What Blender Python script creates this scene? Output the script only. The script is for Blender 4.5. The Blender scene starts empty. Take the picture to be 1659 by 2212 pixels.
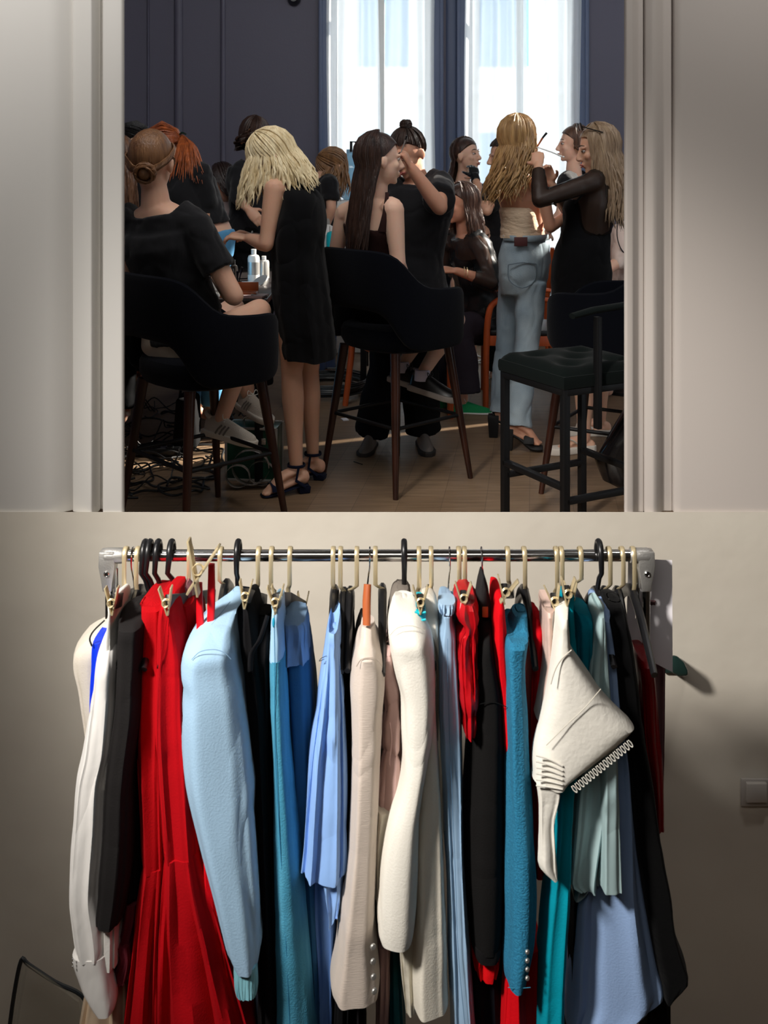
import bpy, bmesh, math, random
import numpy as np
from mathutils import Vector, Matrix, noise
random.seed(7)
sc = bpy.context.scene
COL = sc.collection
R = math.radians
F = 2304.0            # focal length in pixels of the 1659x2212 frame
EYE = 1.5             # eye height above the salon floor

# ------------------------------------------------------------------ camera, world, lights, exposure
cam = bpy.data.cameras.new('camera'); camo = bpy.data.objects.new('camera', cam); COL.objects.link(camo)
camo.location = (0, 0, EYE); camo.rotation_euler = (R(90), 0, 0)
cam.sensor_fit = 'AUTO'; cam.sensor_width = 36; cam.lens = F * 36 / 2212
cam.shift_y = -(1106 - 350) / 2212
cam.dof.use_dof = True; cam.dof.focus_distance = 3.6; cam.dof.aperture_fstop = 9
sc.camera = camo
w = bpy.data.worlds.new('world'); sc.world = w; w.use_nodes = True
w.node_tree.nodes['Background'].inputs[0].default_value = (0.86, 0.94, 1.0, 1)
w.node_tree.nodes['Background'].inputs[1].default_value = 3.0
sc.view_settings.view_transform = 'Standard'; sc.view_settings.look = 'None'
sc.view_settings.exposure = 0; sc.view_settings.gamma = 1; sc.view_settings.use_curve_mapping = False
sc.cycles.use_denoising = True
sc.cycles.max_bounces = 8; sc.cycles.transparent_max_bounces = 12
def light(name, kind, loc, target=None, energy=10, color=(1, 1, 1), **kw):
    l = bpy.data.lights.new(name, kind); o = bpy.data.objects.new(name, l); COL.objects.link(o)
    o.location = loc; l.energy = energy; l.color = color
    if target is not None:
        o.rotation_euler = (Vector(target) - Vector(loc)).to_track_quat('-Z', 'Y').to_euler()
    for k, v in kw.items(): setattr(l, k, v)
    return o
# low sun from the right, through the unseen side window and the added slit of the salon
light('sun', 'SUN', (10, 10, 8), (10 - 1, 10 - .45, 8 - .62), 18, (1, 0.93, 0.82), angle=R(0.8))
# added front fill for the people, above and just behind the opening
light('salon_fill_light', 'AREA', (-0.2, 3.7, 3.85), (0.1, 6.2, 0.6), 42, (1, 0.95, 0.9), shape='RECTANGLE', size=2.4, size_y=.9)
# hall lamp over the rack (upper left, in front of it)
light('hall_spot', 'SPOT', (-1.75, 0.45, 2.60), (0.26, 2.8, 0.36), 830, (1, 0.95, 0.885), shadow_soft_size=0.22, spot_size=R(44), spot_blend=0.9)
for sx, e_ in ((-1, 105), (1, 60)):
    light('jamb_fill_light', 'SPOT', (sx * 1.15, 2.0, 3.1), (sx * .98, 3.0, 1.45), e_, (1, .97, .93), shadow_soft_size=.12, spot_size=R(70), spot_blend=1.0)  # added spots that brighten the two jambs
light('hall_fill_light', 'AREA', (-0.3, 0.0, 3.1), (-0.1, 1.2, 0), 24, (1, 0.95, 0.9), shape='RECTANGLE', size=2.0, size_y=1.4)  # added soft fill for the hall and the rack

# ------------------------------------------------------------------ helpers
def P(px, py, d):
    return Vector(((px - 829.5) * d / F, d, EYE - (py - 350) * d / F))
def V(*a): return Vector(a)
def lerp(a, b, t): return a + (b - a) * t
def yaw(deg, pitch=0):
    return Vector((math.cos(R(deg)) * math.cos(R(pitch)), math.sin(R(deg)) * math.cos(R(pitch)), math.sin(R(pitch))))
def smooth_pts(pts, n=4):
    pts = [Vector(p) for p in pts]
    if len(pts) < 3 or n < 2: return pts
    out = []
    for i in range(len(pts) - 1):
        p0 = pts[max(i - 1, 0)]; p1 = pts[i]; p2 = pts[i + 1]; p3 = pts[min(i + 2, len(pts) - 1)]
        for k in range(n):
            t = k / n
            out.append(0.5 * ((2 * p1) + (p2 - p0) * t + (2 * p0 - 5 * p1 + 4 * p2 - p3) * t * t + (3 * p1 - p0 - 3 * p2 + p3) * t ** 3))
    out.append(pts[-1]); return out

class G:
    """a collector of closed shapes, turned into ONE mesh by build()"""
    def __init__(s): s.v = []; s.f = []
    def raw(s, v, f):
        n = len(s.v); s.v += [tuple(p) for p in v]; s.f += [tuple(i + n for i in q) for q in f]; return s
    def loft(s, rings, caps=True, closed=True):
        n = len(s.v); m = len(rings[0])
        for r in rings: s.v += [tuple(p) for p in r]
        for i in range(len(rings) - 1):
            for j in range(m if closed else m - 1):
                a = n + i * m + j; b = n + i * m + (j + 1) % m
                s.f.append((a, b, b + m, a + m))
        if caps and closed:
            s.f.append(tuple(n + j for j in range(m - 1, -1, -1)))
            k = n + (len(rings) - 1) * m
            s.f.append(tuple(k + j for j in range(m)))
        return s
    def tube(s, pts, rad, seg=8, sub=1, side=None, flat=1.0, caps=True):
        """rad: number or list; flat scales the radius along the second axis; side: fixed first axis"""
        pts = [Vector(p) for p in pts]
        if not isinstance(rad, (list, tuple)): rad = [rad] * len(pts)
        if sub > 1 and len(pts) > 2:
            n0 = len(pts); pts = smooth_pts(pts, sub)
            rad = [float(np.interp(i / sub, range(n0), rad)) for i in range(len(pts))]
        rings = []; X = None
        for i, p in enumerate(pts):
            t = (pts[min(i + 1, len(pts) - 1)] - pts[max(i - 1, 0)])
            if t.length < 1e-9: t = Vector((0, 0, 1))
            t.normalize()
            if side is not None: X = Vector(side) - t * t.dot(Vector(side))
            elif X is None: X = t.orthogonal()
            else: X = X - t * t.dot(X)
            if X.length < 1e-6: X = t.orthogonal()
            X.normalize(); Y = t.cross(X)
            rings.append([p + (X * math.cos(a) + Y * math.sin(a) * flat) * rad[i] for a in [2 * math.pi * k / seg for k in range(seg)]])
        return s.loft(rings, caps)
    def limb(s, pts, rad, seg=14, sub=4):
        s.tube(pts, rad, seg, sub)
        s.ell(pts[0], (rad[0],) * 3, seg=12); s.ell(pts[-1], (rad[-1],) * 3, seg=12); return s
    def ell(s, c, r, frame=None, seg=16, top=0.0, bot=1.0):
        c = Vector(c); X, Y, Z = frame if frame else (V(1, 0, 0), V(0, 1, 0), V(0, 0, 1))
        rings = []; n = max(6, seg // 2)
        for i in range(n + 1):
            ph = math.pi * (top + (bot - top) * i / n); ph = min(max(ph, 0.02), math.pi - 0.02)
            rings.append([c + X * (r[0] * math.sin(ph) * math.cos(a)) + Y * (r[1] * math.sin(ph) * math.sin(a)) + Z * (r[2] * math.cos(ph)) for a in [2 * math.pi * k / seg for k in range(seg)]])
        return s.loft(rings[::-1])
    def box(s, c, size, frame=None, taper=1.0):
        c = Vector(c); X, Y, Z = frame if frame else (V(1, 0, 0), V(0, 1, 0), V(0, 0, 1))
        h = [q / 2 for q in size]; v = []
        for z in (-1, 1):
            k = taper if z > 0 else 1
            for x, y in ((-1, -1), (1, -1), (1, 1), (-1, 1)): v.append(c + X * h[0] * x * k + Y * h[1] * y * k + Z * h[2] * z)
        return s.raw(v, [(3, 2, 1, 0), (4, 5, 6, 7), (0, 1, 5, 4), (1, 2, 6, 5), (2, 3, 7, 6), (3, 0, 4, 7)])
    def beam(s, a, b, w, h, side=None):
        a = Vector(a); b = Vector(b); z = (b - a).normalized()
        x = (Vector(side) if side is not None else z.orthogonal()); x = (x - z * z.dot(x)).normalized()
        return s.box((a + b) / 2, (w, h, (b - a).length), (x, z.cross(x), z))
    def lathe(s, c, prof, seg=20, axis=None):
        c = Vector(c); Z = Vector(axis).normalized() if axis is not None else V(0, 0, 1)
        X = Z.orthogonal().normalized(); Y = Z.cross(X)
        return s.loft([[c + Z * z + (X * math.cos(a) + Y * math.sin(a)) * max(r, 1e-4) for a in [2 * math.pi * k / seg for k in range(seg)]] for r, z in prof])
    def poly(s, pts, nrm, thick):
        """flat outline with thickness"""
        nrm = Vector(nrm).normalized(); n = len(pts)
        a = [Vector(p) - nrm * thick / 2 for p in pts]; b = [Vector(p) + nrm * thick / 2 for p in pts]
        return s.raw(a + b, [tuple(range(n - 1, -1, -1)), tuple(range(n, 2 * n))] + [(i, (i + 1) % n, (i + 1) % n + n, i + n) for i in range(n)])
    def build(s, name, mat, parent=None, remesh=0, smit=0, disp=None, solid=0, bevel=0, sub=0, flat=False, origin=None, bseg=2):
        me = bpy.data.meshes.new(name); me.from_pydata(s.v, [], s.f); me.validate()
        bm = bmesh.new(); bm.from_mesh(me); bmesh.ops.recalc_face_normals(bm, faces=bm.faces); bm.to_mesh(me); bm.free()
        if remesh or smit or solid or bevel or sub:
            t = bpy.data.objects.new('tmp', me); COL.objects.link(t)
            if bevel:
                m = t.modifiers.new('b', 'BEVEL'); m.width = bevel; m.segments = bseg; m.limit_method = 'ANGLE'; m.angle_limit = R(35)
            if remesh:
                m = t.modifiers.new('r', 'REMESH'); m.mode = 'VOXEL'; m.voxel_size = remesh
            if smit:
                m = t.modifiers.new('s', 'SMOOTH'); m.factor = 0.5; m.iterations = smit
            if sub:
                m = t.modifiers.new('u', 'SUBSURF'); m.levels = sub; m.render_levels = sub
            if solid:
                m = t.modifiers.new('o', 'SOLIDIFY'); m.thickness = solid; m.offset = -1
            dg = bpy.context.evaluated_depsgraph_get(); dg.update()
            me2 = bpy.data.meshes.new_from_object(t.evaluated_get(dg)); bpy.data.objects.remove(t); bpy.data.meshes.remove(me); me = me2
        if disp:
            amp, scl = disp[0], disp[1]; st = disp[2] if len(disp) > 2 else (1, 1, 1)
            vs = me.vertices; nn = [v.normal.copy() for v in vs]
            for v, n in zip(vs, nn):
                q = Vector((v.co.x * st[0], v.co.y * st[1], v.co.z * st[2])) * scl
                v.co += n * amp * (noise.noise(q) * 1.1 + noise.noise(q * 2.3 + V(5, 1, 3)) * 0.45 - max(0, .12 - abs(noise.noise(q * .8 + V(9, 2, 1)))) * 4)
        n = len(me.vertices); co = np.empty(n * 3); me.vertices.foreach_get('co', co); co = co.reshape(-1, 3)
        if parent is not None:
            base = Vector((0, 0, 0)); q = parent
            while q is not None: base += q.location; q = q.parent
            loc = Vector((0, 0, 0))
        else:
            base = Vector(origin) if origin is not None else Vector(((co[:, 0].min() + co[:, 0].max()) / 2, (co[:, 1].min() + co[:, 1].max()) / 2, co[:, 2].min()))
            loc = base
        co -= np.array(base); me.vertices.foreach_set('co', co.ravel()); me.update()
        if not flat: me.polygons.foreach_set('use_smooth', [True] * len(me.polygons))
        me.name = name
        if isinstance(mat, (list, tuple)):
            for m in mat: me.materials.append(m)
        elif len(me.materials) == 0: me.materials.append(mat)
        else: me.materials[0] = mat
        if not flat and not remesh: 
            try: me.set_sharp_from_angle(angle=R(42))
            except Exception: pass
        o = bpy.data.objects.new(name, me); COL.objects.link(o); o.location = loc
        if parent is not None: o.parent = parent
        return o
def tag(o, label, cat, group=None, kind=None):
    if label: o['label'] = label
    if cat: o['category'] = cat
    if group: o['group'] = group
    if kind: o['kind'] = kind
    return o
def struct(g, name, mat, **k):
    o = g.build(name, mat, **k)
    if o.parent is None: o['kind'] = 'structure'
    return o
def thing(name, loc, label, cat, group=None):
    o = bpy.data.objects.new(name, None); COL.objects.link(o); o.location = loc; o.empty_display_size = .05
    return tag(o, label, cat, group)

# ------------------------------------------------------------------ materials
def srgb(c):
    return tuple(((x / 255) / 12.92 if x / 255 <= 0.04045 else ((x / 255 + 0.055) / 1.055) ** 2.4) for x in c) + (1,)
def mat(name, col, rough=0.6, metal=0, sheen=0, sss=0, spec=0.5, bump=None, col2=None, vscale=None, alpha=1, coat=0, trans=0):
    """bump=(scale, strength, stretch xyz); col2 + vscale=(scale, stretch): two-tone noise in the thing's own colour"""
    m = bpy.data.materials.new(name); m.use_nodes = True; nt = m.node_tree; b = nt.nodes['Principled BSDF']
    b.inputs['Base Color'].default_value = srgb(col); b.inputs['Roughness'].default_value = rough; b.inputs['Metallic'].default_value = metal
    b.inputs['Sheen Weight'].default_value = sheen; b.inputs['Specular IOR Level'].default_value = spec; b.inputs['Coat Weight'].default_value = coat
    b.inputs['Alpha'].default_value = alpha; b.inputs['Transmission Weight'].default_value = trans
    if sss: b.inputs['Subsurface Weight'].default_value = sss; b.inputs['Subsurface Radius'].default_value = (1, .35, .2); b.inputs['Subsurface Scale'].default_value = 0.02
    tc = nt.nodes.new('ShaderNodeTexCoord')
    def nz(scale, st, det=4):
        mp = nt.nodes.new('ShaderNodeMapping'); mp.inputs['Scale'].default_value = st; nt.links.new(tc.outputs['Object'], mp.inputs[0])
        n = nt.nodes.new('ShaderNodeTexNoise'); n.inputs['Scale'].default_value = scale; n.inputs['Detail'].default_value = det; nt.links.new(mp.outputs[0], n.inputs[0]); return n
    if col2:
        n = nz(vscale[0], vscale[1]); r = nt.nodes.new('ShaderNodeValToRGB'); r.color_ramp.elements[0].position = .35; r.color_ramp.elements[1].position = .68
        r.color_ramp.elements[0].color = srgb(col); r.color_ramp.elements[1].color = srgb(col2)
        nt.links.new(n.outputs[0], r.inputs[0]); nt.links.new(r.outputs[0], b.inputs['Base Color'])
    if bump:
        n = nz(bump[0], bump[2] if len(bump) > 2 else (1, 1, 1)); u = nt.nodes.new('ShaderNodeBump'); u.inputs['Strength'].default_value = bump[1]; u.inputs['Distance'].default_value = .01
        nt.links.new(n.outputs[0], u.inputs['Height']); nt.links.new(u.outputs[0], b.inputs['Normal'])
    return m
_c = {}
def cloth_m(col, kind='wool'):
    k = (tuple(col), kind)
    if k not in _c:
        if kind == 'satin': _c[k] = mat('satin', col, .42, sheen=.0, spec=.5, bump=(9, .35, (1, 1, .35)))
        elif kind == 'cotton': _c[k] = mat('cotton', col, .85, sheen=.0, spec=.15, bump=(22, .35, (1, 1, .5)))
        elif kind == 'velvet': _c[k] = mat('velvet', col, .97, sheen=.04, spec=.08, bump=(120, .15))
        else: _c[k] = mat('wool', col, .9, sheen=.0, spec=.12, bump=(260, .12))
    return _c[k]
def skin_m(col): 
    k = (tuple(col), 'skin')
    if k not in _c: _c[k] = mat('skin', col, .5, sss=.35, spec=.4, bump=(60, .08))
    return _c[k]
def hair_m(a, b):
    k = (tuple(a), tuple(b))
    if k not in _c: _c[k] = mat('hair', a, .38, spec=.45, col2=b, vscale=(45, (1, 1, .12)), bump=(180, .5, (1, 1, .06)))
    return _c[k]
GOLD = mat('pale_gold', (222, 204, 164), .38, .6, bump=(200, .05)); CHROME = mat('chrome', (225, 225, 225), .16, 1)
STEEL = mat('brushed_steel', (188, 186, 182), .4, .75, bump=(300, .1)); PLAST = mat('black_plastic', (22, 22, 24), .35)
GREYP = mat('grey_plastic', (66, 66, 70), .5); WALN = mat('walnut', (58, 30, 20), .32, col2=(34, 17, 12), vscale=(30, (1, 1, .1)), spec=.4)
ORNG = mat('orange_beech', (196, 92, 44), .38, col2=(168, 72, 32), vscale=(25, (1, 1, .12)))
BLKM = mat('black_metal', (13, 13, 14), .5, spec=.3); NAVY = mat('navy_velvet', (8, 10, 17), .97, sheen=.05, spec=.06, bump=(140, .12))
WHT = mat('white_plastic', (225, 224, 220), .4); RUB = mat('black_rubber', (12, 12, 13), .5)
BLK = cloth_m((13, 13, 15), 'cotton'); BLKW = cloth_m((16, 16, 17), 'wool'); BRWN = mat('brown_wood', (182, 98, 52), .45, col2=(160, 80, 40), vscale=(30, (1, 1, .1)))
# ------------------------------------------------------------------ the setting: salon (behind the opening) and hall with the low wall
WALLM = mat('dark_painted_wall', (94, 91, 107), .55, bump=(90, .08)); CASM = mat('blue_grey_paint', (86, 98, 126), .5)
HALLM = mat('beige_plaster', (204, 197, 184), .85, bump=(7, .35), col2=(196, 188, 175), vscale=(3, (1, 1, 1)))
HALLD = mat('taupe_plaster', (104, 96, 88), .9)
JAMB = mat('white_painted_trim', (214, 211, 206), .45); JAMR = mat('right_jamb_trim', (186, 178, 172), .4); CEILM = mat('ceiling_paint', (150, 146, 142), .9)  # right jamb trim has a darker, greyer tone than the left
fm = mat('oak_floor', (132, 108, 84), .5, spec=.35)
nt = fm.node_tree; b = nt.nodes['Principled BSDF']; tc = nt.nodes.new('ShaderNodeTexCoord')
mp = nt.nodes.new('ShaderNodeMapping'); mp.inputs['Rotation'].default_value = (0, 0, R(-82)); nt.links.new(tc.outputs['Object'], mp.inputs[0])
br = nt.nodes.new('ShaderNodeTexBrick'); br.inputs['Scale'].default_value = 1; br.inputs['Brick Width'].default_value = 1.4; br.inputs['Row Height'].default_value = .19
br.inputs['Mortar Size'].default_value = .0014; br.inputs['Color1'].default_value = srgb((136, 112, 88)); br.inputs['Color2'].default_value = srgb((122, 99, 76)); br.inputs['Mortar'].default_value = srgb((104, 84, 66))
mp2 = nt.nodes.new('ShaderNodeMapping'); mp2.inputs['Rotation'].default_value = (0, 0, R(-82)); mp2.inputs['Scale'].default_value = (1, 14, 1); nt.links.new(tc.outputs['Object'], mp2.inputs[0])
nz = nt.nodes.new('ShaderNodeTexNoise'); nz.inputs['Scale'].default_value = 5; nz.inputs['Detail'].default_value = 8; nt.links.new(mp2.outputs[0], nz.inputs[0])
mx = nt.nodes.new('ShaderNodeMixRGB'); mx.blend_type = 'MULTIPLY'; mx.inputs[0].default_value = .55
rp = nt.nodes.new('ShaderNodeValToRGB'); rp.color_ramp.elements[0].position = .3; rp.color_ramp.elements[0].color = (.45, .42, .4, 1); rp.color_ramp.elements[1].position = .6
nt.links.new(mp.outputs[0], br.inputs[0]); nt.links.new(br.outputs[0], mx.inputs[1]); nt.links.new(nz.outputs[0], rp.inputs[0]); nt.links.new(rp.outputs[0], mx.inputs[2]); nt.links.new(mx.outputs[0], b.inputs['Base Color'])
bu = nt.nodes.new('ShaderNodeBump'); bu.inputs['Strength'].default_value = .25; bu.inputs['Distance'].default_value = .004; nt.links.new(nz.outputs[0], bu.inputs['Height']); nt.links.new(bu.outputs[0], b.inputs['Normal'])

RX0, RX1, RY, RZ = -2.3, 3.6, 9.0, 4.1     # salon extents
WZ0, WZ1 = 0.50, 3.75
def pxx(px, d): return (px - 829.5) * d / F
wins = [(pxx(712, RY), pxx(934, RY)), (pxx(1009, RY), pxx(1247, RY))]; WZL = [WZ0, WZ0]
g = G().box((.65, 6.13, -.06), (6.2, 6.0, .12)); struct(g, 'floor', fm, flat=True)
g = G().box((.65, 6.1, RZ + .06), (6.2, 6.2, .12)); struct(g, 'ceiling', CEILM, flat=True)
g = G().box((RX0 - .06, 6.1, RZ / 2), (.12, 6.2, RZ)); struct(g, 'wall_left', WALLM, flat=True)
g = G(); SWY = [(6.88, 8.25, 2.70, 3.85), (7.44, 7.52, 1.80, 2.62)]       # unseen side window placed for the sun; slit added for a floor strip
g.box((RX1 + .06, (3.0 + 6.88) / 2, RZ / 2), (.12, 3.88, RZ)); g.box((RX1 + .06, (8.25 + 9.2) / 2, RZ / 2), (.12, .95, RZ))
g.box((RX1 + .06, 7.565, 3.975), (.12, 1.37, .25)); g.box((RX1 + .06, 7.16, 1.35), (.12, .56, 2.70)); g.box((RX1 + .06, 7.885, 1.35), (.12, .73, 2.70))
g.box((RX1 + .06, 7.48, .9), (.12, .08, 1.8)); g.box((RX1 + .06, 7.48, 2.66), (.12, .08, .08)); struct(g, 'wall_right', WALLM, flat=True)
g = G()
for y in (6.9, 7.56, 8.23): g.box((RX1 + .06, y, 3.275), (.06, .05, 1.15))
for z in (2.72, 3.83): g.box((RX1 + .06, 7.565, z), (.06, 1.37, .05))
struct(g, 'window_3', CASM)
p = light('portal', 'AREA', (RX1 + .2, 7.565, 3.275), (0, 7.565, 3.275), 1, shape='RECTANGLE', size=1.37, size_y=1.15); p.data.cycles.is_portal = True
# back wall with two tall window openings
g = G(); xs = [RX0] + [q for wn in wins for q in wn] + [RX1]
for a, b_ in ((xs[0], xs[1]), (xs[2], xs[3]), (xs[4], xs[5])): g.box(((a + b_) / 2, RY + .15, RZ / 2), (b_ - a, .3, RZ))
for (a, b_), wz in zip(wins, WZL):
    g.box(((a + b_) / 2, RY + .15, wz / 2), (b_ - a, .3, wz)); g.box(((a + b_) / 2, RY + .15, (WZ1 + RZ) / 2), (b_ - a, .3, RZ - WZ1))
struct(g, 'wall_back', WALLM, flat=True)
# wall mouldings: vertical battens, a wide roll added for a lighter sheen on the wall, a low rail
k = 1
for px, wd, dp in ((321, .020, .03), (386, .075, .035), (482, .045, .03), (976, .10, .02)):
    g = G(); x = pxx(px, RY)
    g.tube([(x, RY - .005, .12), (x, RY - .005, RZ)], wd / 2, 12, side=(1, 0, 0), flat=dp / wd * 1.6); struct(g, 'trim_%d' % k, WALLM if px != 976 else CASM); k += 1
g = G().box(((RX0 + wins[0][0]) / 2 - .1, RY - .012, 1.26), (wins[0][0] - RX0 - .2, .025, .03)); struct(g, 'trim_%d' % k, WALLM, bevel=.006); k += 1
g = G().box(((RX0 + RX1) / 2, RY - .012, .06), (RX1 - RX0, .024, .12)); struct(g, 'baseboard_back', WALLM, bevel=.005)
GLASS = mat('window_glass', (235, 245, 250), .02, alpha=.12, spec=.6)
for i, (a, b_) in enumerate(wins):
    WZ0 = WZL[i]; cxm = (a + b_) / 2; hh = WZ1 - WZ0; zc = (WZ0 + WZ1) / 2
    g = G()
    for x, wd in ((a - .045, .09), (b_ + .045, .09)): g.box((x, RY - .02, zc), (wd, .045, hh + .1)); 
    for x in (a - .075, b_ + .075): g.box((x, RY - .035, zc), (.03, .05, hh + .1))
    g.box((cxm, RY - .02, WZ0 - .04), (b_ - a + .18, .05, .08)); g.box((cxm, RY - .02, WZ1 + .04), (b_ - a + .18, .05, .08))
    wo = struct(g, 'window_%d' % (i + 1), CASM, bevel=.006)
    s = G()
    for x in (a + .03, b_ - .03, cxm): s.box((x, RY + .16, zc), (.06, .05, hh))
    for z in (WZ0 + .03, WZ1 - .03, 2.95): s.box((cxm, RY + .16, z), (b_ - a, .05, .06))
    s.build('window_sash', WHT, wo, bevel=.006)
    G().box((cxm, RY + .16, zc), (b_ - a, .006, hh)).build('glass_pane', GLASS, wo, flat=True)
    G().box((cxm, RY + .05, WZ0 + .01), (b_ - a, .22, .03)).build('window_sill', CASM, wo, bevel=.006)
    p = light('portal', 'AREA', (cxm, RY + .4, zc), (cxm, 0, zc), 1, shape='RECTANGLE', size=b_ - a, size_y=hh); p.data.cycles.is_portal = True
# sheer curtains
cm = bpy.data.materials.new('sheer_curtain'); cm.use_nodes = True; nt = cm.node_tree; nt.nodes.clear()
out = nt.nodes.new('ShaderNodeOutputMaterial'); tr = nt.nodes.new('ShaderNodeBsdfTranslucent'); tp = nt.nodes.new('ShaderNodeBsdfTransparent'); df = nt.nodes.new('ShaderNodeBsdfDiffuse')
tr.inputs[0].default_value = (.93, .95, .95, 1); df.inputs[0].default_value = (.9, .92, .92, 1); m1 = nt.nodes.new('ShaderNodeMixShader'); m2 = nt.nodes.new('ShaderNodeMixShader')
m1.inputs[0].default_value = .3; m2.inputs[0].default_value = .30
nt.links.new(tr.outputs[0], m1.inputs[1]); nt.links.new(df.outputs[0], m1.inputs[2]); nt.links.new(m1.outputs[0], m2.inputs[1]); nt.links.new(tp.outputs[0], m2.inputs[2]); nt.links.new(m2.outputs[0], out.inputs[0])
def curtain(x0, x1, ph, y, label, z1=.06):
    g = G(); n = 90; m = 14; v = []; f = []
    for j in range(m + 1):
        z = lerp(WZ1 + .12, z1, j / m)
        for i in range(n + 1):
            t = i / n; x = lerp(x0, x1, t) + .012 * math.sin(z * 1.7 + ph + t * 5)
            v.append((x, y + .028 * math.sin(t * (x1 - x0) * 48 + ph + .35 * math.sin(z * 1.1)) + .012 * math.sin(t * 23 + ph * 2), z))
    for j in range(m):
        for i in range(n): a = j * (n + 1) + i; f.append((a, a + 1, a + n + 2, a + n + 1))
    g.raw(v, f); o = g.build('sheer_curtain', cm); tag(o, label, 'curtain'); return o
(a, b_), (c_, d_) = wins
curtain(a - .01, a + .42, 0.3, RY - .12, 'white sheer curtain over the left half of the left window')
curtain(a + .47, b_ + .02, 2.1, RY - .12, 'white sheer curtain over the right half of the left window, left of the pillar')
curtain(c_ - .02, c_ + .50, 1.2, RY - .12, 'white sheer curtain over the left half of the right window')
curtain(c_ + .52, d_ + .0, 3.4, RY - .12, 'white sheer curtain over the right half of the right window')
# house across the street
hb = thing('house', (1.5, 24, -4), 'pale facade of the house across the street, seen blurred through the curtains', 'building')
FAC = mat('facade_plaster', (236, 234, 228), .8); FW = mat('facade_window', (120, 160, 190), .15, spec=.8)
g = G().box((1.5, 24.5, 1.5), (26, 1, 11)); g.build('wall', FAC, hb, flat=True)
for x in range(-6, 10, 3):
    for z in (1.2, 4.6):
        G().box((x * .9, 23.98, z), (1.1, .06, 1.9)).build('window', FW, hb, flat=True)
G().box((1.5, 23.8, 3.1), (26, .4, .2)).build('cornice', FAC, hb, flat=True)

# hall: low wall below the opening, side panels of the opening, floor, side walls
HX = 2.6; HZ0 = -1.0; TOP = EYE - 756 * 3.0 / F; OZ = 2.35
def prism(g, prof, x0, x1): return g.loft([[V(x, y, z) for y, z in prof] for x in (x0, x1)])
g = G(); prism(g, [(3.0, HZ0), (3.0, TOP), (3.13, TOP - .075), (3.13, HZ0)], -HX, HX); struct(g, 'wall_front', HALLM, flat=True)
g = G().box((0, 1.0, HZ0 - .06), (2 * HX + .2, 4.2, .12)); struct(g, 'floor_hall', fm, flat=True)
g = G()
for sx in (-1, 1): pass
struct(G().box((-HX - .06, 1.0, 1.1), (.12, 4.2, 4.4)), 'wall_hall_left', HALLD, flat=True)
struct(G().box((HX + .06, 1.0, 1.1), (.12, 4.2, 4.4)), 'wall_hall_right', HALLD, flat=True)
struct(G().box((0, -1.06, 1.1), (2 * HX, .12, 4.2)), 'wall_hall_back', HALLD, flat=True)
struct(G().box((0, 1.0, 3.26), (2 * HX + .2, 4.2, .12)), 'ceiling_hall', HALLD, flat=True)
struct(G().box((0, 3.07, (OZ + 3.2) / 2), (2 * HX, .13, 3.2 - OZ)), 'wall_lintel', HALLM, flat=True)
def upright(pts, name, m):
    """vertical moulded board: plan outline (px at d=3, y)"""
    g = G(); pl = [V((px - 829.5) * 3.0 / F, y, 0) for px, y in pts]
    g.loft([[p + V(0, 0, z) for p in pl] for z in (TOP - .01, OZ)]); return struct(g, name, m, bevel=.004, bseg=3)
upright([(-1180, 3.006), (100, 3.006), (128, 3.02), (150, 3.045), (150, 3.13), (-1180, 3.13)], 'trim_6', JAMB)
upright([(150, 3.03), (168, 3.018), (196, 3.004), (207, 3.03), (207, 3.13), (150, 3.13)], 'trim_7', JAMB)
upright([(207, 3.05), (216, 3.055), (221, 3.004), (262, 3.004), (267, 3.012), (244, 3.13), (207, 3.13)], 'trim_8', JAMB)
upright([(1350, 3.012), (1354, 3.004), (1368, 3.006), (1384, 3.026), (1396, 3.026), (1396, 3.13), (1374, 3.13)], 'trim_9', JAMR)
upright([(1396, 3.016), (1412, 3.006), (1422, 3.010), (1440, 3.035), (1460, 3.035), (1460, 3.13), (1396, 3.13)], 'trim_10', JAMR)
upright([(1460, 3.02), (1476, 3.008), (2850, 3.006), (2850, 3.13), (1460, 3.13)], 'trim_11', JAMR)
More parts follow.
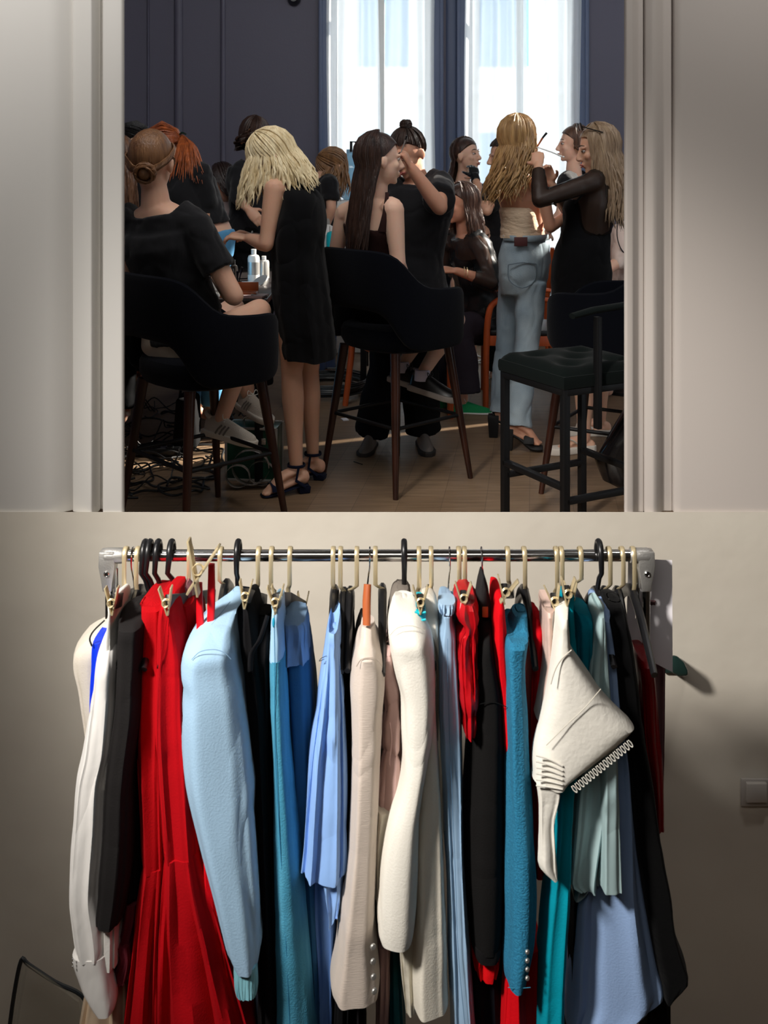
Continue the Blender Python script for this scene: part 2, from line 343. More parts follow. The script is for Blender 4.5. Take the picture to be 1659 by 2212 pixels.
# ------------------------------------------------------------------ clothes rail in front of the low wall
BD = 2.304                                   # distance of the bar
BZ = EYE - (1200 - 350) * BD / F             # bar axis height
def X2(px, d=BD): return (px - 829.5) * d / F
rack = thing('clothes_rack', (X2(829), BD, HZ0), 'chrome clothes rail on castors packed with hanging clothes', 'clothes rack')
G().tube([(X2(246), BD, BZ), (X2(1390), BD, BZ)], .0125, 20).build('bar', CHROME, rack)
for px in (234, 1394):
    s = -1 if px < 800 else 1; x = X2(px)
    g = G().tube([(x + s * -.034, BD, BZ), (x + s * .004, BD, BZ), (x + s * .016, BD, BZ)], [.0165, .0165, .013], 16)
    g.loft([[V(x - a, BD - b_, z), V(x + a, BD - b_, z), V(x + a, BD + b_, z), V(x - a, BD + b_, z)] for a, b_, z in ((.017, .015, BZ + .012), (.018, .016, BZ - .02), (.012, .014, BZ - .055), (.010, .012, BZ - .075))])
    br_ = g.build('corner_bracket', STEEL, rack, bevel=.003)
    G().lathe((x, BD - .0155, BZ - .034), [(.0, 0), (.0062, 0), (.0062, .002), (.0045, .0035), (.004, .002), (0, .002)], 16, axis=(0, -1, 0)).build('screw', CHROME, br_)
    G().tube([(x + .002, BD, BZ - .07), (x + .002, BD, HZ0 + .12)], .0085, 14).build('post', CHROME, rack)
    G().tube([(x - s * .014, BD + .01, BZ - .03), (x - s * .014, BD + .01, BZ - .14)], .0055, 10).build('inner_rod', CHROME, rack)
    G().tube([(x, BD - .22, HZ0 + .11), (x, BD + .22, HZ0 + .11)], .013, 12).build('foot_bar', CHROME, rack)
    for dy in (-.2, .2):
        G().lathe((x - .012, BD + dy, HZ0 + .027), [(0, 0), (.026, 0), (.027, .012), (.026, .024), (0, .024)], 16, axis=(1, 0, 0)).build('castor', PLAST, rack)
G().tube([(X2(236), BD, HZ0 + .16), (X2(1392), BD, HZ0 + .16)], .010, 12).build('lower_rail', CHROME, rack)

# ---- hangers
HG = 'hangers on the rail'
def clip_part(c, par, ang=0, op=.34, mt=GOLD, L=.050, big=1.12):
    """metal clothes clip: two jaws on a spring, seen from its narrow side"""
    c = Vector(c); f0 = Matrix.Rotation(R(ang), 3, 'Y'); g = G()
    for s in (-1, 1):
        m3 = f0 @ Matrix.Rotation(s * op * .62, 3, 'Y'); z = m3 @ V(0, 0, 1); x = m3 @ V(1, 0, 0)
        cc = c + x * (s * .0045 * big) + z * .008
        g.box(cc, (.0028 * big, .017 * big, L * big), (x, V(0, 1, 0), z))
    j = g.build('clip', mt, par, bevel=.0009)
    q = G(); pts = [c + f0 @ V(.0062 * math.cos(a) * big, -.006 - .0009 * a, .006 + .0062 * math.sin(a) * big) for a in [i * .5 for i in range(27)]]
    q.tube(pts, .0011, 6); q.build('spring', mt, j); return j
def gold_hanger(px, label, jog=0, ytop=1280, body='coat', near=None, clip=None, far_clip=False, bc=PLAST, hook_px=None, ang=0, open_=.34, cx=None, cy=1300):
    """flat strip hook over the bar; the hanger body runs front to back"""
    x = X2(px); zb = EYE - (ytop - 350) * BD / F
    t = thing('clothes_hanger', (x, BD, zb), label, 'hanger', HG)
    xh = x; W = (1, 0, 0); z0 = BZ; r = .0165
    pts = []
    for a in range(200, -11, -15): pts.append((xh, BD + r * -math.cos(R(a)) * 1.0, z0 + r * math.sin(R(a))))
    pts = [(xh, BD + .0165, z0 - .012)] + [(xh, BD + r * math.cos(R(a)), z0 + .002 + r * math.sin(R(a))) for a in range(0, 181, 15)]
    zj = lerp(z0, zb, .72)
    pts += [(xh, BD - r, zj + .004)]
    if jog: pts += [(xh + jog * .5, BD - r * .7, zj - .003), (xh + jog, BD - r * .4, zj - .008)]
    pts += [(xh + jog, BD - r * .3, zb + .002)]
    G().tube(pts, .0048, 8, side=W, flat=.28).build('hook', GOLD, t, bevel=0)
    xb = xh + jog
    if body == 'coat':
        g = G(); n0 = near or (BD - .16)
        g.tube([(xb, n0, zb - .085), (xb, (n0 + BD) / 2, zb - .03), (xb, BD, zb + .004), (xb, BD * 1.5 - n0 * .5, zb - .03), (xb, BD + .14, zb - .085)], [.0065, .0085, .0095, .0085, .0065], 10, sub=4, side=W, flat=1.5)
        g.build('shoulder_bar', bc, t)
    elif body == 'bar':
        n0 = near or (BD - .15); a = P(cx or px, cy, n0); m_ = V(xb, BD, zb - .010); e = m_ + (m_ - a) * .75
        if far_clip: e = P(far_clip[0], far_clip[1], 2.42)
        g = G(); g.beam(a + V(0, .004, 0), m_, .013, .028, (1, 0, 0)); g.beam(m_, e, .013, .028, (1, 0, 0)); g.build('trouser_bar', bc, t, bevel=.002)
        clip_part(a - V(0, 0, .002), t, ang, open_)
        if far_clip: clip_part(e, t, -ang, open_)
    return t
def plastic_hanger(px, label, ytop=1168, ybot=1285, lean=0):
    x = X2(px); zt = EYE - (ytop - 350) * BD / F; zb = EYE - (ybot - 350) * BD / F
    t = thing('clothes_hanger', (x, BD, zb), label, 'hanger', HG)
    c = (zt + BZ) / 2 + .002; r = zt - c
    pts = [(x + lean * .2, BD + .018, BZ - .016)] + [(x, BD + .0235 * math.cos(R(a)), BZ + .004 + max(r * 1.6, .026) * math.sin(R(a))) for a in range(0, 181, 15)]
    pts += [(x - lean * .3, BD - .022, BZ - .03), (x + lean * .3, BD - .008, lerp(BZ, zb, .6)), (x + lean, BD, zb)]
    G().tube(pts, [.006] + [.0065] * 13 + [.0055] * 3, 10, side=(1, 0, 0), flat=.9).build('hook', PLAST, t)
    g = G(); g.tube([(x + lean, BD - .17, zb - .085), (x + lean, BD - .08, zb - .035), (x + lean, BD, zb), (x + lean, BD + .07, zb - .035), (x + lean, BD + .13, zb - .08)], .006, 10, sub=4, flat=1.2)
    g.tube([(x + lean, BD - .165, zb - .088), (x + lean, BD + .125, zb - .088)], .0045, 8); g.build('shoulder_bar', PLAST, t); return t
def wire_hanger(px, label, ybot=1290, lean=.004):
    x = X2(px); zb = EYE - (ybot - 350) * BD / F
    t = thing('clothes_hanger', (x, BD, zb), label, 'hanger', HG)
    pts = [(x, BD + .016, BZ - .006)] + [(x, BD + .016 * math.cos(R(a)), BZ + .001 + .016 * math.sin(R(a))) for a in range(0, 181, 20)]
    pts += [(x, BD - .014, BZ - .02), (x + lean * .5, BD - .004, lerp(BZ, zb, .6)), (x + lean, BD, zb)]
    G().tube(pts, .0019, 6).build('hook', CHROME, t)
    G().tube([(x + lean, BD - .16, zb - .08), (x + lean, BD, zb), (x + lean, BD + .13, zb - .08), (x + lean, BD - .16, zb - .083)], .0019, 6).build('shoulder_wire', PLAST, t); return t
gold_hanger(272, 'gold hook hanger nearest the left bracket of the rail', ytop=1281, body='bar', near=2.13, ang=-2, cx=243, cy=1302)
wire_hanger(287, 'silver wire hanger between two gold hooks at the left end of the rail', 1278)
gold_hanger(298, 'gold hook hanger just left of the four bunched black plastic hooks', ytop=1284, bc=PLAST)
plastic_hanger(313, 'leftmost of the four bunched black plastic hangers', 1167, 1282, .01)
plastic_hanger(323, 'second from left of the four bunched black plastic hangers', 1166, 1284, .012)
plastic_hanger(341, 'third from left of the four bunched black plastic hangers', 1166, 1280, .008)
plastic_hanger(370, 'rightmost of the four bunched black plastic hangers, set a little apart', 1166, 1278, .012)
gold_hanger(411, 'gold hook hanger behind the large gold clip over the red straps', jog=.010, ytop=1283, bc=GREYP, body='bar', near=2.125, ang=-6, cx=361, cy=1302)
gold_hanger(477, 'gold hook hanger between the red straps and the pale blue jacket', jog=.009, ytop=1272, body='coat')
plastic_hanger(514, 'single black plastic hanger holding the pale blue jacket', 1168, 1272)
gold_hanger(559, 'gold hook hanger with grey bar and clip on the black trousers', jog=-.004, ytop=1284, body='bar', near=2.13, bc=GREYP, ang=3, cx=530, cy=1288)
gold_hanger(587, 'gold hook hanger with clip on the blue and teal skirt front', jog=.006, ytop=1290, body='bar', near=2.125, bc=GREYP, open_=.5, cx=595, cy=1300)
gold_hanger(627, 'gold hook hanger whose grey bar ends in a far clip behind the teal skirt', jog=-.004, ytop=1284, body='bar', near=2.22, bc=GREYP, cx=600, cy=1297, far_clip=(655, 1312))
gold_hanger(720, 'gold hook hanger holding the cornflower blue blouse', jog=.002, ytop=1285)
gold_hanger(736, 'gold hook hanger jogged right, middle of three over the black dresses', jog=.007, ytop=1290)
gold_hanger(771, 'gold hook hanger with a deep left jog above the black dresses', jog=-.015, ytop=1288)
wire_hanger(799, 'silver wire hook hanger with orange wooden neck holding the beige blazer', 1262, -.005)
gold_hanger(811, 'gold hook hanger bent right, between beige blazer and white blazer', jog=.015, ytop=1284, near=2.12)
plastic_hanger(873, 'black plastic hanger holding the white blazer', 1168, 1284)
gold_hanger(905, 'gold hook hanger with clip on the turquoise elastic waistband', jog=-.003, ytop=1290, body='bar', near=2.13, open_=.45, cx=908, cy=1300)
gold_hanger(931, 'gold hook hanger just right of the turquoise waistband', jog=-.003, ytop=1285)
wire_hanger(971, 'silver wire hanger holding the pale blue satin trousers', 1290, -.004)
gold_hanger(991, 'gold hook hanger, left one of the pair above the red ruffled top', jog=-.002, ytop=1288)
gold_hanger(1003, 'gold hook hanger with clip on the red ruffled top', jog=.002, ytop=1288, body='bar', near=2.13, open_=.5, cx=1001, cy=1292)
wire_hanger(1040, 'silver wire hanger holding the black jacket with a high collar', 1248, .005)
gold_hanger(1096, 'gold hook hanger with wide open clip on the slim red dress', jog=.003, ytop=1268, body='bar', near=2.12, open_=.75, ang=14, cx=1090, cy=1278)
gold_hanger(1132, 'gold hook hanger holding the teal blazer', jog=.002, ytop=1284)
gold_hanger(1201, 'gold hook hanger with clip on the blush satin garment', jog=-.003, ytop=1292, body='bar', near=2.13, open_=.45, ang=-8, cx=1197, cy=1298)
gold_hanger(1212, 'gold hook hanger with clip on the cream bustier', jog=.003, ytop=1278, body='bar', near=2.10, open_=.4, ang=4, cx=1225, cy=1282)
gold_hanger(1253, 'gold hook hanger with left jog and grey bar above the turquoise trousers', jog=-.014, ytop=1268, body='bar', near=2.22, bc=GREYP, cx=1232, cy=1290, far_clip=(1262, 1318))
plastic_hanger(1294, 'black plastic hanger with split neck near the right end of the rail', 1163, 1275, -.004)
gold_hanger(1315, 'gold hook hanger right of the black plastic hanger, jogged left', jog=-.008, ytop=1284, near=2.2)
gold_hanger(1343, 'gold hook hanger holding the black velvet garment', jog=-.008, ytop=1284, near=2.2)
gold_hanger(1367, 'gold hook hanger with exposed black shoulder, last before the right bracket', ytop=1285, near=2.12)

# ---- garments
def garment(name, rows, m, dn=2.16, dd=.2, folds=(9, .004), label=None, cat=None, parent=None, lean=0, p=.62, seed=0, disp=(.003, 7), N=72, hem=0, group=None, zscale=12):
    """closed hanging cloth: rows (py, xl, xr[, near distance[, depth]]) measured on its near side"""
    rows = [(r + (dn,) + (dd,))[:5] if len(r) == 3 else ((r + (dd,)) if len(r) == 4 else r) for r in rows]
    ys = [r[0] for r in rows]; rings = []; n = max(10, int((ys[-1] - ys[0]) / zscale))
    def ip(k, y):                            # smooth interpolation of row values
        i = max(0, min(len(rows) - 2, int(np.searchsorted(ys, y, 'right')) - 1))
        t = (y - ys[i]) / (ys[i + 1] - ys[i]); v0 = rows[max(i - 1, 0)][k]; v1 = rows[i][k]; v2 = rows[i + 1][k]; v3 = rows[min(i + 2, len(rows) - 1)][k]
        h = ys[i + 1] - ys[i]; y0 = ys[max(i - 1, 0)]; y3 = ys[min(i + 2, len(rows) - 1)]
        m1_ = (v2 - v0) / max(ys[i + 1] - y0, 1e-6) * h; m2_ = (v3 - v1) / max(y3 - ys[i], 1e-6) * h
        return (2 * t ** 3 - 3 * t * t + 1) * v1 + (t ** 3 - 2 * t * t + t) * m1_ + (-2 * t ** 3 + 3 * t * t) * v2 + (t ** 3 - t * t) * m2_
    rnd = random.Random(seed + int(rows[0][1]))
    ph = [rnd.uniform(0, 6.28) for _ in range(4)]
    for i in range(n + 1):
        y = lerp(ys[0], ys[-1], i / n); t = i / n
        xl, xr, d, dp = ip(1, y), ip(2, y), ip(3, y), max(ip(4, y), .008)
        a = P(xl, y, d); b_ = P(xr, y, d); cx = (a.x + b_.x) / 2; hw = max((b_.x - a.x) / 2, .0025); hd = dp / 2; r = []
        am = .75 * folds[1] * min(1, hw / .02) * min(1, .25 + 1.4 * t)
        for k in range(N):
            th = 2 * math.pi * k / N; c_, s_ = math.cos(th), math.sin(th)
            sx = math.copysign(abs(c_) ** p, c_); sy = math.copysign(abs(s_) ** .8, s_)
            fo = am * (math.sin(folds[0] * th + ph[0] + 1.3 * math.sin(t * 2.2 + ph[1])) + .5 * math.sin(folds[0] * 1.9 * th + ph[2] + t * 2))
            r.append(V(cx + hw * sx + fo * .25 * c_, d + hd + (hd * sy + fo * (-1 if s_ < 0 else 1) * abs(s_) ** .5 * 1.6) + lean * t, a.z + (hem * math.sin(3 * th + ph[3]) if i == n else 0)))
        rings.append(r)
    g = G().loft(rings, caps=False); q = rings[0]; c0 = sum(q, V(0, 0, 0)) / N
    g.loft([[c0 + (v - c0) * k + V(0, 0, .002 * (1 - k)) for v in q] for k in (1, .5, .02)], caps=True)
    o = g.build(name, m, parent, solid=.0018, disp=disp and (disp[0] * .75,) + tuple(disp[1:]), sub=0)
    if label: tag(o, label, cat, group)
    return o
def strip(par, name, pts, m, d, r=.0009, flat=1, sub=4):
    return G().tube([P(x, y, dd) for x, y, dd in [(q + (d,))[:3] for q in pts]], r, 6, sub=sub, flat=flat).build(name, m, par)
C = cloth_m
garment('jacket', [(1343, 232, 240, 2.27, .04), (1375, 190, 238, 2.24, .1), (1415, 150, 232), (1450, 146, 228), (1500, 158, 225), (1640, 178, 222), (1900, 182, 225), (2100, 186, 225)], C((196, 188, 175)), 2.22, .16, label='greige jacket showing behind the white blouse at the left end of the rack', cat='jacket')
garment('dress', [(1392, 196, 218), (1400, 193, 220), (1450, 191, 220), (1530, 189, 216), (1800, 188, 214), (2000, 190, 214)], C((8, 52, 214), 'satin'), 2.18, .1, label='royal blue garment peeking out between greige jacket and white blouse', cat='dress')
strip(bpy.data.objects['dress'], 'hanging_loop', [(226, 1340), (203, 1362), (194, 1380), (199, 1396)], PLAST, 2.175, .0018)
garment('trousers', [(1303, 229, 241, 2.14, .03), (1330, 228, 242), (1400, 220, 243), (1480, 218, 245), (1900, 215, 250), (2100, 210, 250)], C((228, 226, 220)), 2.135, .16, label='white trousers clipped by the waistband at the left end of the rail', cat='trousers')
bl = garment('blouse', [(1352, 232, 246, 2.2, .06), (1390, 214, 245, 2.15, .12), (1440, 196, 245), (1500, 190, 243), (1560, 180, 242), (1640, 168, 238), (1700, 155, 225), (1800, 144, 222), (1900, 137, 214), (1960, 136, 212), (2020, 141, 222), (2065, 148, 226), (2084, 156, 222)], C((226, 223, 219), 'cotton'), 2.115, .17, (10, .0025), label='white blouse with puffed sleeve and long cuff, leftmost bright sleeve', cat='blouse', disp=(.006, 9, (1, 1, .4)))
garment('cuff', [(2078, 150, 224), (2100, 152, 227), (2150, 166, 238), (2185, 188, 243), (2202, 203, 240)], C((226, 223, 219), 'cotton'), 2.117, .07, (3, .001), parent=bl)
for yy in (2072, 2080, 2088): G().ell(P(157, yy, 2.112), (.002, .002, .002), seg=8).build('button', CHROME, bl)
garment('jacket', [(1318, 282, 300, 2.2, .05), (1340, 252, 302, 2.15, .1), (1365, 244, 303), (1400, 242, 302), (1480, 240, 298), (1560, 234, 296), (1700, 216, 280), (1850, 207, 276), (1950, 200, 266), (2012, 194, 256)], C((30, 28, 28)), 2.11, .18, (7, .003), label='charcoal jacket with a long straight sleeve left of the red dresses', cat='jacket')
garment('jacket', [(1420, 270, 300), (1500, 268, 300), (1700, 266, 296), (1945, 264, 297)], C((14, 13, 14)), 2.17, .18, label='black jacket body standing in for the shade between charcoal sleeve and red dress', cat='jacket')  # shade beside the charcoal sleeve put in as a near-black body
def seamed(name, rows, seam, m, mlow=None, label=None, cat=None, **k):
    return garment(name, rows, m, label=label, cat=cat, **k)
rd1 = garment('dress', [(1312, 300, 345, 2.17, .06), (1325, 297, 350), (1400, 293, 352), (1560, 283, 352), (1700, 288, 350), (1890, 300, 352)], C((168, 6, 16)), 2.15, .17, (8, .004), label='red dress, left one of the two long red dresses', cat='dress')
garment('skirt', [(1886, 300, 352), (1960, 288, 350), (2080, 274, 345), (2330, 245, 340)], C((168, 6, 16)), 2.148, .18, (9, .009), parent=rd1)
rd2 = garment('dress', [(1292, 347, 372, 2.15, .04), (1315, 340, 374), (1345, 334, 378), (1380, 330, 388), (1450, 328, 398), (1560, 326, 402), (1700, 332, 412), (1868, 345, 424)], C((176, 6, 18)), 2.12, .17, (8, .005), label='red fit-and-flare dress, right one of the two long red dresses', cat='dress', seed=4)
garment('skirt', [(1864, 345, 424), (1930, 340, 440), (2050, 328, 478), (2330, 312, 560)], C((176, 6, 18)), 2.118, .2, (10, .013), parent=rd2, seed=8)
strip(rd2, 'seam', [(362, 1330), (345, 1450), (340, 1600), (346, 1750), (356, 1864)], C((150, 5, 14)), 2.116, .0007)
garment('dress', [(1310, 372, 412, 2.2, .06), (1350, 376, 420), (1450, 392, 428), (1600, 398, 430), (2000, 420, 470), (2300, 430, 500)], C((170, 6, 16)), 2.2, .16, label='dark red dress shaded behind the red fit-and-flare dress', cat='dress')
rs = thing('dress', P(446, 1390, 2.15), 'bright red dress hung by two raised straps left of the pale blue jacket', 'dress')
garment('bodice', [(1372, 424, 462), (1420, 424, 458), (1600, 424, 452), (1900, 430, 470), (2250, 440, 520)], C((222, 8, 24)), 2.15, .14, parent=rs)
for a, xs_ in ((1262, ((424, 436), (423, 438), (424, 444))), (1221, ((449, 463), (447, 464), (446, 460)))):
    garment('strap', [(a, xs_[0][0], xs_[0][1]), ((a + 1380) / 2, xs_[1][0], xs_[1][1]), (1385, xs_[2][0], xs_[2][1])], C((222, 8, 24), 'satin'), 2.14, .012, (2, .0006), parent=rs, disp=None)
lc = thing('clothes_clip', P(431, 1240, 2.12), 'large loose gold clip gripping the red straps high on the rail', 'clip')
clip_part(P(428, 1232, 2.125), lc, 12, .62, big=1.7, L=.066)
garment('blouse', [(1268, 396, 402), (1276, 388, 412), (1300, 384, 414), (1330, 384, 410)], C((150, 92, 102), 'satin'), 2.24, .05, label='dusty pink garment crumpled behind the clip of the red dress', cat='blouse')
BLU = (158, 190, 216)
bj = garment('jacket', [(1278, 502, 520, 2.26, .03), (1300, 488, 524, 2.22, .07), (1330, 462, 508, 2.16, .1), (1360, 438, 500, 2.11, .13), (1390, 412, 498, 2.08, .15), (1425, 391, 499), (1455, 383, 502), (1480, 381, 505), (1510, 386, 512), (1560, 382, 520), (1620, 381, 528), (1700, 383, 536), (1760, 394, 539), (1850, 420, 543), (1950, 450, 549), (2040, 473, 554), (2085, 486, 556), (2108, 500, 553)], C(BLU), 2.055, .17, (5, .004), label='pale powder-blue jacket with large puffed sleeve and ribbed cuff', cat='jacket', disp=(.009, 6, (1, 1, .5)))
CUF = mat('ribbed_knit', (134, 196, 210), .9, bump=(160, .8, (1, 1, .03)))
garment('cuff', [(2098, 501, 552), (2120, 502, 553), (2150, 504, 554), (2162, 508, 552)], CUF, 2.06, .05, (24, .001), parent=bj, disp=None)
strip(bj, 'armhole_seam', [(497, 1300, 2.2), (440, 1372, 2.1), (414, 1412, 2.07)], C((110, 140, 175)), 2.06, .0006)
strip(bj, 'shoulder_seam', [(414, 1425), (432, 1408), (462, 1403), (485, 1410), (499, 1424)], C((120, 150, 182)), 2.052, .0007)
garment('jacket', [(1282, 500, 530, 2.28, .04), (1310, 500, 548, 2.24, .1), (1400, 502, 560), (1700, 525, 580), (2300, 545, 600)], C((30, 36, 46)), 2.19, .2, label='dark slate jacket directly behind the pale blue sleeve', cat='jacket')
garment('trousers', [(1303, 520, 536, 2.14, .05), (1330, 519, 544), (1400, 518, 556), (1600, 530, 575), (2300, 555, 605)], C((14, 13, 15)), 2.13, .16, label='black trousers clipped right of the pale blue jacket', cat='trousers')
bb = garment('dress', [(1330, 556, 584, 2.2, .06), (1400, 545, 584), (1500, 545, 584), (1800, 548, 586), (2300, 552, 590)], C((10, 10, 12)), 2.15, .16, label='black dress with hanging belt loop left of the blue skirt', cat='dress')
G().tube([P(578, 1330, 2.14), P(562, 1380, 2.12), (P(543, 1412, 2.12)), P(540, 1450, 2.12)], .006, 8, sub=4, flat=.3).build('belt', C((30, 30, 33)), bb)
sk = garment('dress', [(1316, 584, 606, 2.14, .04), (1330, 583, 604), (1360, 580, 606), (1400, 578, 610), (1434, 577, 611)], C((160, 198, 226), 'satin'), 2.13, .14, (4, .002), label='two-tone pale blue and teal dress clipped with a zip down its side', cat='dress')
TEA = mat('teal_denim', (58, 138, 170), .9, bump=(300, .25), col2=(74, 152, 182), vscale=(20, (3, 3, .3)))
garment('skirt', [(1432, 577, 612), (1500, 578, 613), (1600, 582, 618), (1700, 584, 627), (1850, 585, 642), (2000, 586, 656), (2300, 587, 682)], TEA, 2.128, .16, (4, .003), parent=sk)
strip(sk, 'zip', [(592, 1320), (594, 1434), (594, 1600), (604, 1800), (616, 2000), (626, 2212)], C((40, 110, 150)), 2.124, .0008)
G().ell(P(591, 1345, 2.122), (.003, .002, .01)).build('zip_pull', C((40, 150, 185)), sk)
s2 = garment('dress', [(1345, 612, 652, 2.24, .05), (1400, 610, 660), (1432, 606, 668), (1500, 612, 672), (1700, 620, 684), (2000, 640, 694), (2300, 660, 705)], C((46, 92, 128)), 2.2, .17, (7, .005), label='deep blue dress with pale top hanging behind the teal one', cat='dress')
garment('top', [(1330, 612, 618, 2.235, .03), (1350, 606, 656), (1400, 604, 662), (1440, 600, 666)], C((120, 148, 178)), 2.19, .12, parent=s2)
garment('dress', [(1330, 655, 660, 2.3, .04), (1400, 656, 668), (1500, 656, 680), (1700, 668, 690), (2300, 690, 712)], C((18, 62, 82)), 2.26, .1, label='dark petrol dress, rightmost of the blue-teal group', cat='dress')
PER = C((140, 178, 232), 'cotton')
pb = garment('blouse', [(1358, 712, 726, 2.17, .03), (1368, 708, 729), (1400, 703, 731), (1450, 698, 737), (1500, 691, 741), (1560, 683, 744), (1650, 669, 748), (1750, 660, 750), (1800, 656, 750), (1860, 652, 750), (1912, 647, 749)], PER, 2.12, .16, (9, .007), label='cornflower blue blouse with wide handkerchief sleeve hem', cat='blouse', hem=.006, disp=(.009, 7, (1, 1, .35)))
garment('drape', [(1900, 690, 742), (1930, 694, 740), (1960, 700, 736), (1998, 706, 730)], PER, 2.13, .1, (6, .006), parent=pb, hem=.012)
garment('drape', [(1900, 672, 722), (2000, 676, 724), (2100, 684, 722), (2212, 686, 720), (2300, 684, 715)], C((96, 132, 192), 'cotton'), 2.2, .1, (5, .006), parent=pb)
strip(pb, 'label_string', [(705, 1417, 2.125), (694, 1422, 2.14), (690, 1428, 2.15), (700, 1424, 2.13)], PLAST, 2.12, .0006)
garment('dress', [(1395, 724, 742), (1500, 728, 752), (1700, 740, 762), (2300, 715, 760)], C((12, 12, 14)), 2.17, .2, label='black dress just right of the cornflower blue blouse', cat='dress')
garment('dress', [(1395, 744, 762), (1450, 745, 764), (1700, 745, 775), (2300, 740, 790)], C((20, 18, 20)), 2.19, .2, label='black dress just left of the beige blazer', cat='dress')
garment('jacket', [(1330, 776, 786, 2.27, .04), (1400, 764, 790), (1460, 762, 790), (1700, 780, 800)], C((70, 64, 60)), 2.22, .14, label='taupe jacket mostly hidden behind the beige blazer', cat='jacket')
bz = garment('blazer', [(1345, 785, 803, 2.17, .03), (1352, 782, 806, 2.15, .05), (1400, 776, 811, 2.12, .1), (1424, 770, 815), (1445, 763, 827), (1475, 758, 832), (1510, 755, 832), (1560, 757, 827), (1640, 758, 824), (1750, 757, 819), (1850, 752, 815), (1950, 743, 811), (2050, 729, 809), (2130, 716, 818), (2168, 709, 821), (2182, 712, 819)], mat('beige_suiting', (204, 190, 178), .55, sheen=.3, bump=(180, .15, (.4, 1, 3))), 2.09, .17, (5, .003), label='beige blazer with four metal buttons at the cuff', cat='blazer', disp=(.006, 7, (1, 1, .5)))
strip(bz, 'shoulder_seam', [(770, 1440), (780, 1425), (798, 1421), (812, 1424), (826, 1440)], C((160, 146, 134)), 2.088, .0007)
def button(par, px, py, d, m=STEEL, r=.006):
    G().lathe(P(px, py, d), [(0, -.001), (r, -.001), (r, .001), (r * .8, .0025), (0, .003)], 14, axis=(.55, -1, .15)).build('button', m, par)
for q in ((806, 2045), (806, 2077), (807, 2110), (809, 2141)): button(bz, q[0], q[1], 2.083)
wn_ = thing('hanger_neck', P(793, 1345, 2.17), 'orange wooden hanger end rising out of the beige blazer collar', 'hanger')
G().tube([P(794, 1262, 2.16), P(792, 1300, 2.15), P(792, 1350, 2.14)], [.0062, .007, .0065], 12, flat=1.4).build('neck', BRWN, wn_)
pk = C((190, 158, 152), 'satin')
g1 = garment('blouse', [(1392, 834, 848, 2.18, .04), (1420, 827, 850), (1450, 826, 852), (1500, 830, 870), (1600, 828, 870), (1700, 822, 868), (1760, 818, 864), (1788, 816, 862)], pk, 2.15, .14, (5, .007), label='dusty pink satin blouse between beige blazer and white blazer', cat='blouse', disp=(.012, 9))
strip(g1, 'piping', [(842, 1560), (846, 1600), (842, 1650), (858, 1680), (866, 1720)], pk, 2.142, .0016)
garment('dress', [(1500, 812, 850), (1780, 812, 850), (1900, 808, 842), (2300, 812, 848)], C((62, 50, 48)), 2.2, .14, label='dark brown garment below the dusty pink blouse', cat='dress')
garment('dress', [(2050, 812, 846), (2212, 812, 840), (2300, 810, 838)], C((150, 120, 116)), 2.16, .12, label='rose taupe hem right of the beige cuff', cat='dress')
WHI = C((226, 222, 212)); 
garment('jacket', [(1278, 858, 882, 2.26, .05), (1310, 845, 890), (1400, 832, 880), (1500, 835, 880)], C((120, 112, 104)), 2.22, .14, label='grey-beige jacket collar behind the white blazer', cat='jacket')
wb = garment('blazer', [(1296, 866, 882, 2.2, .04), (1306, 855, 892, 2.17, .07), (1335, 848, 905, 2.12, .1), (1365, 843, 918, 2.09, .14), (1395, 841, 930), (1430, 845, 938), (1480, 856, 942), (1530, 870, 942), (1600, 872, 938), (1680, 872, 924), (1740, 862, 915), (1800, 844, 908), (1900, 824, 903), (1980, 818, 899), (2040, 816, 896), (2056, 822, 892)], WHI, 2.065, .17, (4, .002), label='ivory white blazer, brightest sleeve at the centre of the rack', cat='blazer', disp=(.007, 6, (1, 1, .5)))
garment('second_sleeve', [(1500, 905, 943), (1600, 906, 948), (1750, 900, 956), (1900, 895, 962), (2050, 893, 967), (2150, 890, 969), (2205, 892, 972)], C((222, 216, 202)), 2.10, .16, (4, .004), parent=wb)
strip(wb, 'shoulder_seam', [(843, 1372), (860, 1356), (890, 1352), (917, 1362)], C((190, 184, 170)), 2.075, .0006)
garment('trousers', [(1760, 812, 850), (1840, 806, 840), (1955, 808, 836)], C((214, 206, 190)), 2.13, .1, label='cream panel showing between beige and white blazers', cat='trousers')
garment('trousers', [(2020, 858, 900), (2120, 866, 902), (2195, 876, 900)], C((206, 200, 184)), 2.14, .1, label='cream trouser leg below the white blazer sleeve', cat='trousers')
garment('trousers', [(2040, 838, 866), (2300, 838, 880)], C((0, 84, 92), 'satin'), 2.2, .1, label='dark turquoise cloth low between the blazers', cat='trousers')
cj = garment('jacket', [(1288, 914, 930, 2.24, .04), (1310, 912, 942, 2.2, .1), (1350, 916, 950), (1400, 925, 955), (1500, 935, 958), (1800, 940, 965)], C((216, 208, 194)), 2.15, .16, label='cream zipped jacket tucked behind the white blazer', cat='jacket')
strip(cj, 'zip', [(925, 1362), (937, 1385), (944, 1420), (946, 1500), (944, 1600)], C((120, 112, 100)), 2.145, .0022)
tq = garment('skirt', [(1316, 896, 919, 2.15, .04), (1330, 896, 920), (1345, 898, 921), (1362, 902, 922), (1400, 905, 925), (1500, 900, 928)], C((0, 178, 196), 'satin'), 2.13, .12, (12, .003), label='bright turquoise gathered waistband clipped behind the white blazer', cat='skirt')
for yy in (1322, 1338): strip(tq, 'elastic', [(896, yy), (908, yy + 2), (920, yy)], C((0, 190, 206), 'satin'), 2.124, .0022)
